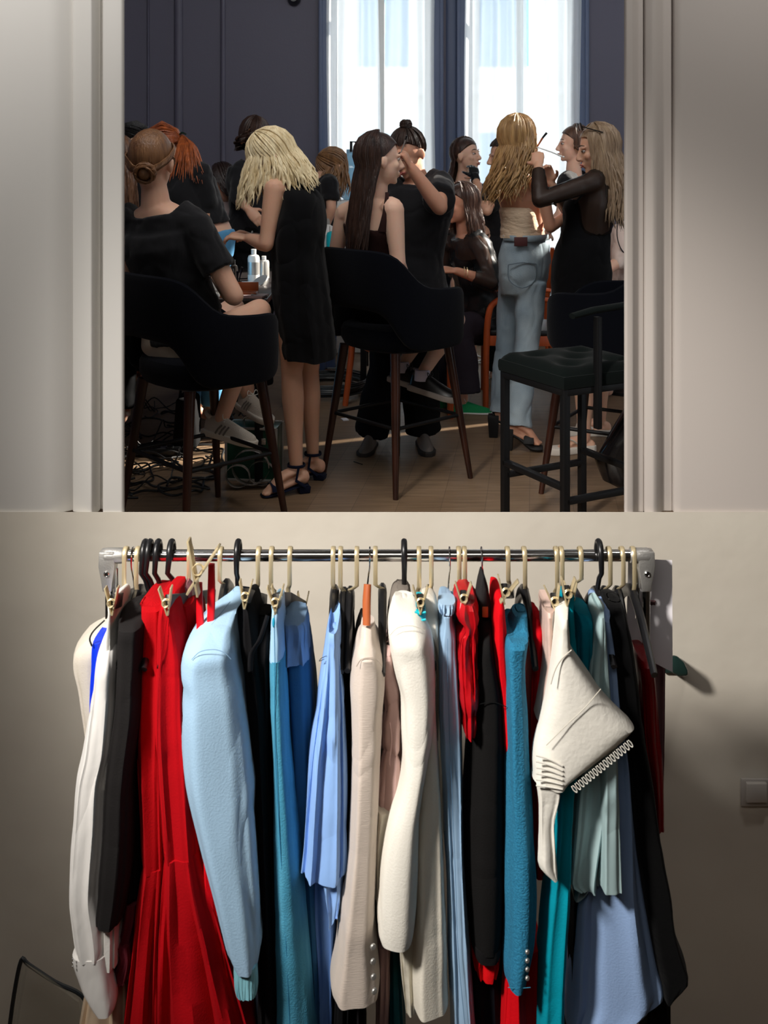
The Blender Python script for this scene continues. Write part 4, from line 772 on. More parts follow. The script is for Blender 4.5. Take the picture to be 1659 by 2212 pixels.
for k in range(3):
    g = G(); cx_, cy_ = pxx(712, 6.9), 6.95
    pts = [(cx_ + (.20 + .015 * math.sin(a * .37 + k)) * math.cos(a) * 1.2, cy_ + (.28 + .02 * math.cos(a * .5)) * math.sin(a), .012 + .0035 * a + .01 * k) for a in [i * .35 + k for i in range(54)]]
    tag(g.tube(pts, .007, 7).build('coiled_cable', GC), 'grey-blue cable coiled on the floor between blonde and centre stool', 'cable', 'grey coiled cables in the middle')
cable(pxx(1010, 8), pxx(1060, 8), 7.6, 8.4, 5, r=.006, m=WHT, label='white cable on the sunlit floor beyond the seated woman', group=None, loops=5)
c = V(pxx(338, 5.45), 5.45, 0); t = thing('power_strip', c, 'black power strip among the cables at the left', 'power strip')
G().box(c + V(0, 0, .022), (.24, .055, .04)).build('housing', PLAST, t, bevel=.006)
for k in range(3): G().lathe(c + V(-.07 + .07 * k, 0, .042), [(0, 0), (.019, 0), (.019, .006), (.015, .006), (.015, .001), (0, .001)]).build('socket', RUB, t)
c = V(pxx(405, 5.6), 5.6, 0); t = thing('tool_bag', c, 'soft black bag standing among the cables behind the left stool', 'bag')
G().box(c + V(0, 0, .14), (.12, .22, .28), taper=.85).build('body', BLKW, t, bevel=.03, bseg=4, disp=(.006, 8)); G().tube([c + V(-.03, -.06, .27), c + V(-.02, -.03, .34), c + V(.02, .03, .34), c + V(.03, .06, .27)], .007, 8, sub=3).build('handle', BLK, t)
c = V(pxx(548, 5.05), 5.08, 0); SX, SY, SZ = yaw(-6), yaw(84), V(0, 0, 1)
t = thing('makeup_case', c, 'green makeup case with silver edges standing behind the left stool', 'makeup case')
GRN = mat('iridescent_green', (24, 62, 46), .3, .3, col2=(36, 84, 66), vscale=(14, (1, 1, 1)))
G().box(c + V(0, 0, .125), (.24, .14, .25), (SX, SY, SZ)).build('body', GRN, t, bevel=.006)
g = G()
for a in (-1, 1):
    for b_ in (-1, 1):
        g.beam(c + SX * .12 * a + SY * .07 * b_, c + SX * .12 * a + SY * .07 * b_ + SZ * .25, .012, .012, SX)
        g.beam(c + SX * -.12 + SY * .07 * a + SZ * (.006 if b_ < 0 else .248), c + SX * .12 + SY * .07 * a + SZ * (.006 if b_ < 0 else .248), .012, .012, SZ)
g.build('edging', STEEL, t, bevel=.002)
G().tube([c + SX * -.05 + SZ * .25, c + SX * -.045 + SZ * .285, c + SX * .045 + SZ * .285, c + SX * .05 + SZ * .25], .006, 8, sub=3).build('handle', CHROME, t)
for a in (-.06, .06): G().box(c + SX * a - SY * .073 + SZ * .19, (.022, .008, .03), (SX, SY, SZ)).build('latch', CHROME, t, bevel=.002)
SIL = mat('silver_film', (150, 138, 130), .25, .4, alpha=.85)
c = V(pxx(535, 4.86), 4.86, 0); t = thing('ribbon', c, 'loops of translucent silvery ribbon on the floor beside the makeup case', 'ribbon')
for k, (x, z, r_, wd) in enumerate(((-.045, .062, .055, .018), (.012, .10, .085, .022), (.06, .07, .06, .016))):
    q = c + V(x, .01 * k, z + .004)
    G().tube([q + V(math.cos(a) * r_, .004 * a, math.sin(a) * r_ * .95) for a in [i * .26 for i in range(24)]], wd, 8, side=(0, 1, 0), flat=.05).build('loop', SIL, t)
# black shiny bag at the right jamb
c = V(pxx(1352, 4.55), 4.6, 0); t = thing('shoulder_bag', c + V(0, 0, .09), 'glossy black bag hanging beside the square stool at the right jamb', 'bag')
PAT = mat('patent_black', (14, 12, 13), .18, spec=.8)
G().loft([[c + V(math.cos(a) * w_ + dx, math.sin(a) * .07, z) for a in [2 * math.pi * k / 20 for k in range(20)]] for w_, dx, z in ((.05, .05, .09), (.11, .02, .13), (.12, .0, .22), (.09, .03, .32), (.055, .05, .42), (.03, .06, .48))]).build('body', PAT, t, disp=(.012, 11))
G().tube([c + V(.05, 0, .46), c + V(.06, 0, .6), c + V(.07, 0, .66)], .008, 8).build('strap', PAT, t)
# small things
tag(G().box((pxx(745, 6.2), 6.2, .004), (.035, .05, .006), (yaw(20), yaw(110), V(0, 0, 1))).build('paper_scrap', PAP, bevel=.001), 'small white paper scrap on the floor left of the centre stool', 'paper')
tag(G().tube([(pxx(764, 5.33), 5.33, .003), (pxx(783, 5.28), 5.28, .003)], .0022, 6).build('hair_pin', RUB), 'thin black hair pin lying on the floor below the centre stool', 'hair pin')
c = V(pxx(634, 8.9), 8.93, 2.87); t = thing('wall_spotlight', c, 'small dark ceiling-height fitting on the wall above the blonde woman', 'lamp')
G().lathe(c + V(0, .06, 0), [(0, 0), (.05, 0), (.055, .03), (.03, .09), (0, .09)], axis=(0, -1, 0)).build('housing', PLAST, t)
# ------------------------------------------------------------------ people
SK_A = (222, 176, 150); SK_B = (208, 162, 136); SK_C = (200, 148, 122); SK_D = (232, 190, 166)
def frame_of(Fd, up=(0, 0, 1)):
    Y = Vector(Fd).normalized(); X = Y.cross(Vector(up)).normalized(); return X, Y, X.cross(Y)
class Person:
    """joints are points in the room; phi = facing of the chest (0 right, 90 away, 180 left, -90 to the camera)"""
    def __init__(s, label, phi, head, face, pe, wa, ch, nb, skin=SK_A, w=1.0, vox=.0065, tilt=(0, 0, 1), sc=1.04):
        s.label = label; s.phi = phi; s.C = Vector(head); s.fr = frame_of(face, tilt); s.w = w; s.skin = skin_m(skin); s.vox = vox
        s.pts = [Vector(q) for q in (pe, wa, ch, nb)]; s.S = frame_of(yaw(phi))[0]; s.g = G(); s.arms = []; s.legs = []; s.sc = sc
        s.head(); s.g.loft(s.torso(0), True)
        X, Y, Z = s.fr; nb = s.pts[3]
        s.g.limb([nb - (s.C - nb).normalized() * .05, nb + (s.C - nb) * .35 , s.C - Z * .05 - Y * .02], [.062 * w, .050 * w, .050 * w], 14, 3)
    def H(s, x, y, z): X, Y, Z = s.fr; return s.C + (X * x + Y * y + Z * z) * s.sc
    def head(s):
        g = s.g; H = s.H; fr_ = s.fr; k_ = s.sc; g_ell = g.ell
        def E(c, r, f, n): g_ell(c, tuple(q_ * k_ for q_ in r), f, n)
        E(H(0, -.012, .022), (.073, .090, .092), fr_, 24); E(H(0, .022, -.028), (.060, .066, .084), fr_, 20)
        E(H(0, .048, -.082), (.030, .034, .024), fr_, 14); E(H(0, .070, -.094), (.017, .015, .014), fr_, 12)
        for q in (-1, 1):
            E(H(q * .036, .058, -.022), (.022, .022, .022), fr_, 12); E(H(q * .030, .073, .022), (.026, .010, .009), fr_, 12)
            E(H(q * .076, -.008, -.012), (.010, .018, .031), fr_, 14); E(H(q * .084, -.016, -.008), (.007, .010, .024), fr_, 12)
            E(H(q * .009, .100, -.031), (.008, .009, .007), fr_, 10)
        g.tube([H(0, .080, .022), H(0, .094, -.005), H(0, .108, -.027), H(0, .092, -.034)], [.008, .009, .0105, .008], 10, sub=3)
        E(H(0, .086, -.057), (.020, .012, .006), fr_, 12); E(H(0, .084, -.068), (.018, .012, .007), fr_, 12)
    def face(s, par, eyes=True, lip=(176, 92, 84), brow=(70, 46, 34), sides=(-1, 1)):
        H = s.H; LM = mat('lips', lip, .45); BM = mat('eyebrow', brow, .8); EM = mat('eyelash', (36, 24, 20), .5)
        g = G(); g.tube([H(-.022, .088, -.062), H(-.011, .0985, -.0565), H(0, .0995, -.058), H(.011, .0985, -.0565), H(.022, .088, -.062)], [.001, .0035, .0035, .0035, .001], 8, sub=3)
        g.tube([H(-.020, .088, -.064), H(0, .0975, -.0685), H(.020, .088, -.064)], [.001, .0045, .001], 8, sub=4); g.build('lips', LM, par)
        for q in sides:
            G().tube([H(q * .014, .083, .032), H(q * .030, .080, .037), H(q * .048, .066, .031)], [.002, .0032, .0012], 6, sub=3).build('eyebrow', BM, par)
            if eyes: G().ell(H(q * .030, .0725, .006), (.0135, .008, .0075), s.fr, 14).build('eye', mat('eye_white', (225, 220, 215), .2), par)
            G().tube([H(q * .016, .081, .004), H(q * .030, .083, .010 if eyes else .001), H(q * .045, .070, .004)], .0016, 6, sub=3).build('eyelashes', EM, par)
            if eyes: G().ell(H(q * .030, .0800, .006), (.0055, .0022, .0058), s.fr, 10).build('iris', mat('iris', (60, 44, 34), .2), par)
    def torso(s, grow, lo=0.0, hi=1.0, m=22, sc=1.0):
        pe, wa, ch, nb = s.pts; w = s.w
        key = [pe + (pe - wa).normalized() * .11, pe, lerp(pe, wa, .5), wa, lerp(wa, ch, .5), ch, lerp(ch, nb, .62), nb + (ch - nb).normalized() * .02]
        rx = [.125, .168, .150, .122, .132, .150, .142, .070]; ry = [.095, .118, .105, .088, .100, .110, .080, .058]
        pp = smooth_pts(key, 4); N = len(pp); rings = []
        for i in range(N):
            t = i / (N - 1)
            if t < lo - 1e-6 or t > hi + 1e-6: continue
            T = (pp[min(i + 1, N - 1)] - pp[max(i - 1, 0)]).normalized(); S = (s.S - T * T.dot(s.S)).normalized(); B = T.cross(S)
            a = float(np.interp(i / 4, range(8), rx)) * w * sc + grow; b_ = float(np.interp(i / 4, range(8), ry)) * w * sc + grow
            rings.append([pp[i] + S * math.cos(q) * a + B * math.sin(q) * b_ for q in [2 * math.pi * k / m for k in range(m)]])
        return rings
    def arm(s, sh, el, wr, hand=None, r=1.0, side=1):
        sh, el, wr = Vector(sh), Vector(el), Vector(wr); w = s.w * r; s.arms.append((sh, el, wr, w))
        inner = sh + (s.pts[3] - sh) * .35 + V(0, 0, -.01)
        s.g.tube([inner, sh], [.050 * w, .053 * w], 14)
        s.g.limb([sh, lerp(sh, el, .35), lerp(sh, el, .8), el], [.050 * w, .045 * w, .037 * w, .036 * w], 14, 3)
        s.g.limb([el, lerp(el, wr, .25), lerp(el, wr, .7), wr], [.036 * w, .038 * w, .030 * w, .0235 * w], 14, 3)
        if hand: s.hand(wr, hand[0], hand[1], hand[2], side, **(hand[3] if len(hand) > 3 else {}))
        else: s.hand(wr, wr - el, V(0, -1, 0.2), .35, side)
    def hand(s, wr, dr, nrm, curl=.4, side=1, g=None, spread=.09, thumb=.8, sc=1.0, point=0):
        """dr: wrist to knuckles, nrm: back of the hand; curl in radians per joint"""
        g = g or s.g; D = Vector(dr).normalized(); N = Vector(nrm); N = (N - D * D.dot(N)).normalized(); X = D.cross(N) * side; k = sc * .93
        g.tube([wr - D * .01, wr + D * .025 * k, wr + D * .06 * k, wr + D * .088 * k], [.024 * k, .033 * k, .039 * k, .035 * k], 14, sub=2, side=X, flat=.42)
        for i, (o, ln, r_) in enumerate(((-.028, .070, .0082), (-.009, .078, .0086), (.010, .073, .0082), (.028, .058, .0073))):
            p = wr + D * (.080 - abs(o) * .25) * k + X * o * k; d = (D + X * o * spread * 16).normalized(); pts = [p]; c_ = curl * (1 - point * (i == 0)) ; ang = c_ * .6
            for sg in (.46, .30, .24):
                dd = d * math.cos(ang) - N * math.sin(ang); p = p + dd * ln * sg * k; pts.append(p); ang += c_ * (1 + .1 * i)
            g.tube(pts, [r_ * k, r_ * k, r_ * .92 * k, r_ * .75 * k], 8); 
            for q, rr in zip(pts, (r_, r_ * 1.02, r_ * .95, r_ * .76)): g.ell(q, (rr * k,) * 3, seg=8)
        b_ = wr + D * .022 * k - X * .022 * k - N * .006; t1 = b_ + (D * .62 - X * thumb - N * .35).normalized() * .038 * k; t2 = t1 + (D * .9 - X * thumb * .45 - N * .5 * (1 + curl)).normalized() * .030 * k; t3 = t2 + (D - X * .1 - N * .6 * (1 + curl)).normalized() * .022 * k
        g.tube([b_, t1, t2, t3], [.014 * k, .0115 * k, .0098 * k, .008 * k], 8)
        for q, rr in ((t1, .0115), (t2, .0098), (t3, .008)): g.ell(q, (rr * k,) * 3, seg=8)
    def leg(s, hip, kn, an, toe=None, r=1.0, foot=True, heel=0.0):
        hip, kn, an = Vector(hip), Vector(kn), Vector(an); w = s.w * r; s.legs.append((hip, kn, an, w))
        s.g.limb([hip, lerp(hip, kn, .4), lerp(hip, kn, .85), kn], [.088 * w, .078 * w, .056 * w, .052 * w], 16, 3)
        back = V(0, 0, 0)
        s.g.limb([kn, lerp(kn, an, .3), lerp(kn, an, .7), an], [.050 * w, .054 * w, .038 * w, .031 * w], 16, 3)
        if foot and toe is not None:
            toe = Vector(toe); f = toe - an; f.z = 0; f.normalize(); sd = f.cross(V(0, 0, 1)); hz = an - f * .035 - V(0, 0, .045)
            s.g.ell(hz, (.028, .028, .034), seg=12); s.g.tube([an - V(0, 0, .012), lerp(an, toe, .45) + V(0, 0, .012), lerp(an, toe, .8), toe], [.034, .036, .036, .026], 12, sub=3, side=sd, flat=.55)
            s.g.tube([hz, lerp(hz, toe, .6), toe], [.027, .032, .024], 10, side=sd, flat=.6)
            for k in range(5): 
                q = toe + sd * (-.026 + .013 * k) + f * (.012 - .004 * abs(k - 1)); s.g.tube([q - f * .02, q + f * .006], .0075 if k else .009, 8); s.g.ell(q + f * .006, (.0075,) * 3, seg=8)
    def body(s):
        o = s.g.build('person', s.skin, remesh=s.vox, smit=2); tag(o, s.label, 'person'); s.o = o; return o
    # clothes
    def shirt(s, name, m, lo=.2, hi=.93, grow=.014, sleeves=(.55, .55), sg=.012, disp=(.007, 11), extra=None, vox=.009, hem=None):
        g = G(); g.loft(s.torso(grow, lo, hi))
        for (sh, el, wr, w), t in zip(s.arms, sleeves):
            if t <= 0: continue
            inner = sh + (s.pts[3] - sh) * .45; r = .05 * w + sg
            g.tube([inner, sh], [r * 1.02, r * 1.04], 14); g.ell(sh, (r * 1.03,) * 3, seg=14)
            if t <= 1: g.tube([sh, lerp(sh, el, t * .6), lerp(sh, el, t)], [r * 1.03, (.046 * w + sg) * 1.05, (.043 * w + sg) * 1.12], 16)
            else:
                g.limb([sh, lerp(sh, el, .5), el], [r, .044 * w + sg, .038 * w + sg], 14, 3); g.tube([el, lerp(el, wr, (t - 1) * .5), lerp(el, wr, t - 1)], [.038 * w + sg, .038 * w + sg, .030 * w + sg], 14)
        if extra: extra(g)
        return g.build(name, m, s.o, remesh=vox, smit=3, disp=disp)
    def pants(s, name, m, grow=.012, flare=.0, to=1.0, disp=(.006, 9), top=.22, vox=.01, gk=None):
        g = G(); g.loft(s.torso(grow, 0, top))
        for hip, kn, an, w in s.legs:
            e = lerp(kn, an, to)
            g.limb([hip, lerp(hip, kn, .5), kn], [.090 * w + grow, .076 * w + grow, (gk or .053) * w + grow], 18, 3)
            g.tube([kn, lerp(kn, e, .45), e], [(gk or .053) * w + grow, (gk or .05) * w + grow + flare * .35, .040 * w + grow + flare], 18)
        return g.build(name, m, s.o, remesh=vox, smit=3, disp=disp)
    # hair
    def hair(s, m, down, n=150, part=(0, 1), cover=(18, 250), wave=.006, r=.0058, tips=None, spread=1.0, seed=1, cap=True, length=.3, hug=.012, front=35, jit=.3, name='hair', drape=None):
        """strands leave a part at the crown, follow the skull and then hang by `down` (room vector per metre); cover = azimuth range in head frame (90 = face)"""
        rn = random.Random(seed); g = G(); X, Y, Z = s.fr
        if cap:
            c = s.H(0, -.014, .022); A = (.0825 * s.sc, .100 * s.sc, .102 * s.sc); rings = []
            for i in range(15):
                row = []
                for k in range(28):
                    a = 2 * math.pi * k / 28; lim = 72 if math.sin(a) > .35 else (98 if math.sin(a) > -.2 else 128)
                    fr_ = max(0, math.sin(a)); lim = lerp(128, 58, min(1, max(0, (math.sin(a) + .55) / 1.25)))
                    ph = R(lerp(1, lim, i / 14)); row.append(c + X * A[0] * math.sin(ph) * math.cos(a) + Y * A[1] * math.sin(ph) * math.sin(a) + Z * A[2] * math.cos(ph))
                rings.append(row)
            g.loft(rings, caps=True)
        for k in range(n):
            az = R(rn.uniform(cover[0], cover[1]) - 180 + 90) if False else R(rn.uniform(*cover)); fz = math.sin(az)
            lim = lerp(120, 66, min(1, max(0, (fz + .4) / 1.2))); sc_ = s.sc * (1 + rn.uniform(0, .10)); c = s.H(0, -.014, .022)
            A = (.083 * sc_, .101 * sc_, .102 * sc_); pts = []
            for j in range(6):
                ph = R(lerp(6, lim, j / 5)); z = math.cos(ph)
                a2 = az + .25 * (1 - j / 5) * (1 if math.cos(az) > 0 else -1) * (1 if fz > 0 else -1) * .5
                pts.append(c + X * A[0] * math.sin(ph) * math.cos(a2) + Y * A[1] * math.sin(ph) * math.sin(a2) + Z * A[2] * math.cos(ph))
            q = pts[-1]; out = (q - c); out.z = 0; L = length * rn.uniform(1 - jit, 1.0); dv = Vector(down(rn, q)) if callable(down) else Vector(down)
            ph_ = rn.uniform(0, 6.3); ns = 9
            for j in range(1, ns + 1):
                t = j / ns
                pts.append(q + dv * L * t + out * (.10 * math.sin(t * 2.2) + hug * 6 * t * (1 - t)) + V(math.sin(ph_ + t * 9), math.cos(ph_ * 1.3 + t * 8), 0) * wave * (.3 + t) + V(rn.uniform(-1, 1), rn.uniform(-1, 1), 0) * .003)
            rr = r * rn.uniform(.75, 1.25); N = len(pts)
            g.tube(pts, [rr * .6] * 2 + [rr] * (N - 5) + [rr * .8, rr * .5, .0006], 5)
        return g.build(name, m, s.o)
    def updo(s, m, bun, br=(.032, .032, .03), seed=1, cover=(0, 360), n=110, name='hair', gather=None):
        """strands combed back into a bun at head-frame point `bun`"""
        rn = random.Random(seed); g = G(); X, Y, Z = s.fr; B = s.H(*bun); c = s.H(0, -.014, .022); rings = []
        for i in range(15):
            row = []
            for k in range(28):
                a = 2 * math.pi * k / 28; lim = lerp(128, 52, min(1, max(0, (math.sin(a) + .6) / 1.25))); ph = R(lerp(1, lim, i / 14))
                row.append(c + (X * .080 * math.sin(ph) * math.cos(a) + Y * .098 * math.sin(ph) * math.sin(a) + Z * .100 * math.cos(ph)) * s.sc)
            rings.append(row)
        g.loft(rings, caps=True); bd = (B - c).normalized()
        for k in range(n):                       # from the hair line to the bun along the skull
            a = R(rn.uniform(*cover)); lim = lerp(122, 58, min(1, max(0, (math.sin(a) + .6) / 1.25))); ph = R(lim)
            d0 = (X * math.sin(ph) * math.cos(a) + Y * math.sin(ph) * math.sin(a) + Z * math.cos(ph)); pts = []
            for j in range(9):
                t = j / 8; d = (d0 * (1 - t) + bd * t); d = d.normalized() if d.length > .05 else (d0 + Z).normalized()
                d2 = V(d.dot(X), d.dot(Y), d.dot(Z)); k2 = (1.03 + .05 * math.sin(t * 3.1)) * s.sc
                pts.append(c + (X * d2.x * .081 + Y * d2.y * .099 + Z * d2.z * .101) * k2)
            pts.append(lerp(pts[-1], B, .6)); g.tube(pts, [.0015] + [.0042] * 7 + [.003, .002], 5)
        h = g.build(name, m, s.o)
        g = G(); bx, by, bz = bd.orthogonal().normalized(), bd, None; bz = bx.cross(by)
        g.ell(B, [q * .72 for q in br], seg=16)
        for k in range(16):
            ph0 = rn.uniform(0, 6.3); tl = rn.uniform(-.8, .8); pts = []
            for j in range(14):
                a = ph0 + j * .36; u = bx * math.cos(a) + bz * math.sin(a); pts.append(B + (u * math.cos(tl) + bd * math.sin(tl) * .9) * br[0] * (.92 + .08 * math.sin(3 * a + k)))
            g.tube(pts, .0052, 6)
        g.build('hair_bun', m, h); return h
def off(p, x=0, y=0, z=0): return Vector(p) + V(x, y, z)

# shoes
def sneaker(par, an, phi, pitch=0, m=None, sole=WHT, lace=True, name='sneaker', L=.26, stripes=None, z=None):
    """an: ankle joint; phi: direction of the toes; pitch: heel up in degrees"""
    f = yaw(phi, -pitch); s = yaw(phi).cross(V(0, 0, 1)); u = s.cross(f); an = Vector(an); b = an - u * .085 - f * .055
    Q = lambda x, y, z_: b + s * x + f * y + u * z_
    def out(w, y): return w
    prof = [(0, .028), (.02, .034), (.08, .033), (.15, .040), (.20, .043), (.235, .034), (.258, .014)]
    def rg(z_, k, e=0): return [Q(w * k + e, y - .0 + (e if i > 4 else -e if i == 0 else 0), z_) for i, (y, w) in enumerate(prof)] + [Q(-w * k - e, y + (e if i > 4 else -e if i == 0 else 0), z_) for i, (y, w) in reversed(list(enumerate(prof)))]
    g = G(); g.loft([rg(0, .94, 0), rg(.006, 1, .002), rg(.026, 1, .003), rg(.030, .97, 0)]); so = g.build('sole', sole, par, bevel=.002)
    rings = []
    for y, w, h in ((-.002, .012, .06), (.012, .030, .078), (.05, .034, .085), (.085, .036, .080), (.12, .038, .068), (.165, .041, .052), (.21, .038, .040), (.24, .028, .032), (.256, .010, .024)):
        rings.append([Q(math.cos(a) * w * (1 if math.sin(a) < .3 else .86), y, .020 + (h - .0) * max(0, math.sin(a)) ** .8 if math.sin(a) > 0 else .020) for a in [2 * math.pi * k / 18 for k in range(18)]])
    sh = G().loft(rings).build(name, m, par, sub=1)
    G().tube([Q(0, .012, .085), Q(0, .02, .098)], [.026, .022], 12).build('heel_collar', m, sh)
    if lace:
        g = G()
        for k in range(4): g.tube([Q(-.02, .10 + k * .022, .078 - k * .008), Q(0, .105 + k * .022, .092 - k * .010), Q(.02, .10 + k * .022, .078 - k * .008)], .0022, 6, sub=2)
        for q in (-1, 1): g.tube([Q(0, .10, .092), Q(q * .02, .09, .112), Q(q * .028, .10, .094), Q(0, .10, .090)], .0018, 6, sub=3)
        g.build('laces', WHT if lace is True else lace, sh)
    if stripes:
        for q in (-1, 1):
            for k in range(3): G().tube([Q(q * .0415, .075 + k * .020, .028), Q(q * .039, .085 + k * .020, .050), Q(q * .030, .098 + k * .018, .068)], .0045, 6, side=(f), flat=.3).build('side_stripe', stripes, sh)
    return sh
TEEM = mat('black_cotton', (24, 24, 27), .85, sheen=.18, spec=.15, bump=(22, .4, (1, 1, .5))); MATB = mat('matte_black_crepe', (15, 15, 17), .95, spec=.08, sheen=.05, bump=(240, .1)); DENIM = mat('light_denim', (160, 174, 182), .9, bump=(260, .3), col2=(134, 152, 164), vscale=(9, (1, 1, .6)))
DENB = mat('blue_denim', (66, 130, 176), .9, bump=(260, .3), col2=(86, 150, 192), vscale=(12, (1, 1, .6)))
SOCK = cloth_m((200, 196, 214), 'cotton'); GRYS = mat('grey_mesh', (112, 104, 96), .6, bump=(200, .4)); WSH = mat('off_white_knit', (196, 186, 172), .8, bump=(220, .4))
def sheer(name, col, a): return mat(name, col, .45, alpha=a, spec=.3)

# A: seated woman with the low bun (left bar stool)
d = 4.36
A = Person('seated woman with low light brown bun and black t-shirt, arm on her bare knee', 62, P(328, 350, 4.38), yaw(80, -6), P(400, 735, 4.42), P(385, 640, 4.42), P(352, 530, 4.40), P(335, 432, 4.38), SK_A, 1.06, sc=1.12)
A.arm(P(268, 490, 4.42), P(262, 600, 4.38), P(330, 655, 4.55)); A.arm(P(425, 492, 4.32), P(506, 640, 4.28), P(470, 602, 4.56), (P(440, 570, 4.7) - P(470, 602, 4.56), V(0, -.3, 1), .4), r=1.03)
A.leg(P(440, 750, 4.42), P(560, 672, 4.72), P(478, 905, 4.70), P(545, 952, 4.62), foot=False); A.leg(P(400, 750, 4.48), P(505, 668, 4.92), P(535, 850, 4.95), P(560, 905, 4.9), foot=False)
A.body(); A.updo(hair_m((136, 96, 62), (96, 62, 38)), (.026, -.122, -.052), (.043, .037, .04), 3, n=260)
A.shirt('t_shirt', TEEM, .12, .90, .020, (.62, .62), .017, extra=lambda g: g.loft([[q for q in r] for r in A.torso(.034, .30, .80)]))
A.pants('shorts', mat('beige_shorts', (200, 186, 166), .9, bump=(12, .5)), .016, 0, 0.0, top=.30, disp=(.01, 8)) if False else None
g = G(); g.loft(A.torso(.022, 0, .30)); 
for hip, kn, an, w in A.legs: g.tube([hip, lerp(hip, kn, .4)], [.10 * w, .09 * w], 16)
g.build('shorts', mat('beige_shorts', (200, 186, 166), .9, bump=(12, .5)), A.o, remesh=.01, smit=3, disp=(.01, 9))
sneaker(A.o, P(470, 902, 4.70), -22, 8, WSH, mat('cream_sole', (206, 198, 184), .6), True, stripes=GRYS)
sneaker(A.o, P(535, 850, 4.95), -50, 8, WSH, mat('cream_sole2', (196, 188, 176), .6), True, stripes=GRYS)

# E: platinum blonde in a black dress
E = Person('standing woman with platinum blonde hair and sleeveless black dress at the left table', 172, P(588, 340, 4.85), yaw(184, -42), P(650, 640, 4.86), P(645, 545, 4.86), P(638, 455, 4.86), P(622, 392, 4.85), SK_B, .90)
E.arm(P(592, 408, 4.74), P(575, 528, 4.70), P(536, 514, 4.82), (V(-.9, .2, .1), V(0, -.3, 1), .55, dict(spread=.05)), r=1.05, side=-1)
E.arm(P(655, 415, 5.0), P(628, 535, 5.05), P(548, 512, 4.95), (V(-.8, -.35, .25), V(-.2, .2, 1), .5), side=1)
E.leg(P(640, 680, 4.78), P(630, 800, 4.80), P(640, 1010, 4.83), P(575, 1064, 4.78), r=1.05); E.leg(P(668, 680, 4.95), P(668, 800, 4.98), P(676, 985, 5.05), P(628, 1028, 5.08), r=1.0)
E.body()
E.hair(hair_m((238, 222, 184), (206, 182, 136)), lambda rn, q: (lambda k: V(lerp(-.14, .45, k), -.14, lerp(-1, -.74, k)))(min(1, max(0, ((q - E.C).x + .06) / .13))), 360, cover=(-180, 180), length=.235, wave=.007, seed=5, r=.0052, front=20)
dr = [(392, 618, 642, 4.78, .06), (400, 600, 660, 4.77, .16), (420, 592, 684, 4.70, .42), (450, 590, 694, 4.67, .42), (500, 578, 697, 4.65, .42), (545, 578, 694, 4.65, .42), (600, 578, 700, 4.64, .42), (660, 580, 708, 4.64, .42), (720, 592, 716, 4.64, .42), (770, 600, 722, 4.65, .42), (786, 604, 722, 4.65, .42)]
garment('dress', dr, MATB, parent=E.o, folds=(7, .008), p=.95, disp=(.012, 7), hem=.006, zscale=8)
for q, (x0, z0) in enumerate(((536, 514),)):
    G().tube([P(x0, z0, 4.82) + V(.018, .03 * math.cos(a), .03 * math.sin(a)) for a in [i * .45 for i in range(15)]], .003, 6).build('bracelet', STEEL, E.o)
SAN = cloth_m((22, 26, 44), 'velvet')
def block_heel(par, an, toe, m, hh=.06, strap=True, plat=.0):
    an, toe = Vector(an), Vector(toe); f = toe - an; f.z = 0; L_ = f.length; f.normalize(); s = f.cross(V(0, 0, 1)); z0 = 0
    hp = an - f * .035; hp.z = 0
    g = G(); g.loft([[V(hp.x, hp.y, z) + s * a * w + f * b_ * w for a, b_ in ((-1, -1), (1, -1), (1, 1), (-1, 1))] for z, w in ((0, .024), (an.z - .085, .028))]); sh = g.build('sandal', m, par, bevel=.004)
    t = V(toe.x, toe.y, plat + .008); a2 = V(hp.x, hp.y, max(an.z - .082, .02))
    G().tube([a2 - f * .02, a2 + f * .03, lerp(a2, t, .6), t, t + f * .022], [.026, .030, .034, .038, .024], 14, sub=3, side=s, flat=.2).build('insole', m, sh)
    if strap:
        g = G(); g.tube([an + V(0, 0, .012) + (f * math.cos(a) + s * math.sin(a)) * .040 for a in [i * .42 for i in range(16)]], .007, 8, side=(0, 0, 1), flat=.3)
        g.tube([an + s * .038 + V(0, 0, .01), an + s * .034 - V(0, 0, .05) + f * .01, a2 + s * .03], .008, 8, flat=.3); g.tube([an - s * .038 + V(0, 0, .01), an - s * .034 - V(0, 0, .05) + f * .01, a2 - s * .03], .008, 8, flat=.3)
        g.build('ankle_strap', m, sh)
    G().tube([lerp(a2, t, .82) + (s * math.cos(a) * .046 + V(0, 0, 1) * (math.sin(a) * .030 + .016)) for a in [math.pi * i / 10 for i in range(11)]], .015, 8, side=f, flat=.2).build('toe_strap', m, sh)
block_heel(E.o, P(640, 1010, 4.83), P(575, 1064, 4.78), SAN); block_heel(E.o, P(676, 985, 5.05), P(628, 1028, 5.08), SAN)

# I: brunette on the centre stool
I = Person('seated brunette with long straight hair and brown tank top on the centre stool', 55, P(822, 345, 4.98), yaw(18, -3), P(830, 655, 5.08), P(812, 570, 5.06), P(805, 485, 5.02), P(812, 418, 5.0), SK_D, .98)
I.arm(P(745, 462, 5.12), P(722, 560, 5.16), P(775, 610, 5.35)); I.arm(P(850, 452, 4.92), P(860, 570, 4.90), P(880, 640, 5.12), r=1.02)
I.leg(P(850, 665, 5.12), P(945, 670, 5.42), P(868, 790, 5.30), P(900, 850, 5.28), foot=False, r=.95); I.leg(P(880, 665, 5.02), P(985, 690, 5.32), P(912, 808, 5.20), P(950, 860, 5.10), foot=False, r=.95)
I.body(); I.face(I.o, True, sides=(1,))
I.hair(hair_m((62, 42, 34), (36, 24, 20)), lambda rn, q: V(-.24 if q.x > P(812,0,4.98).x else -.10, -.09, -1), 260, cover=(-190, -8), length=.41, wave=.002, seed=8, r=.0062, jit=.12)
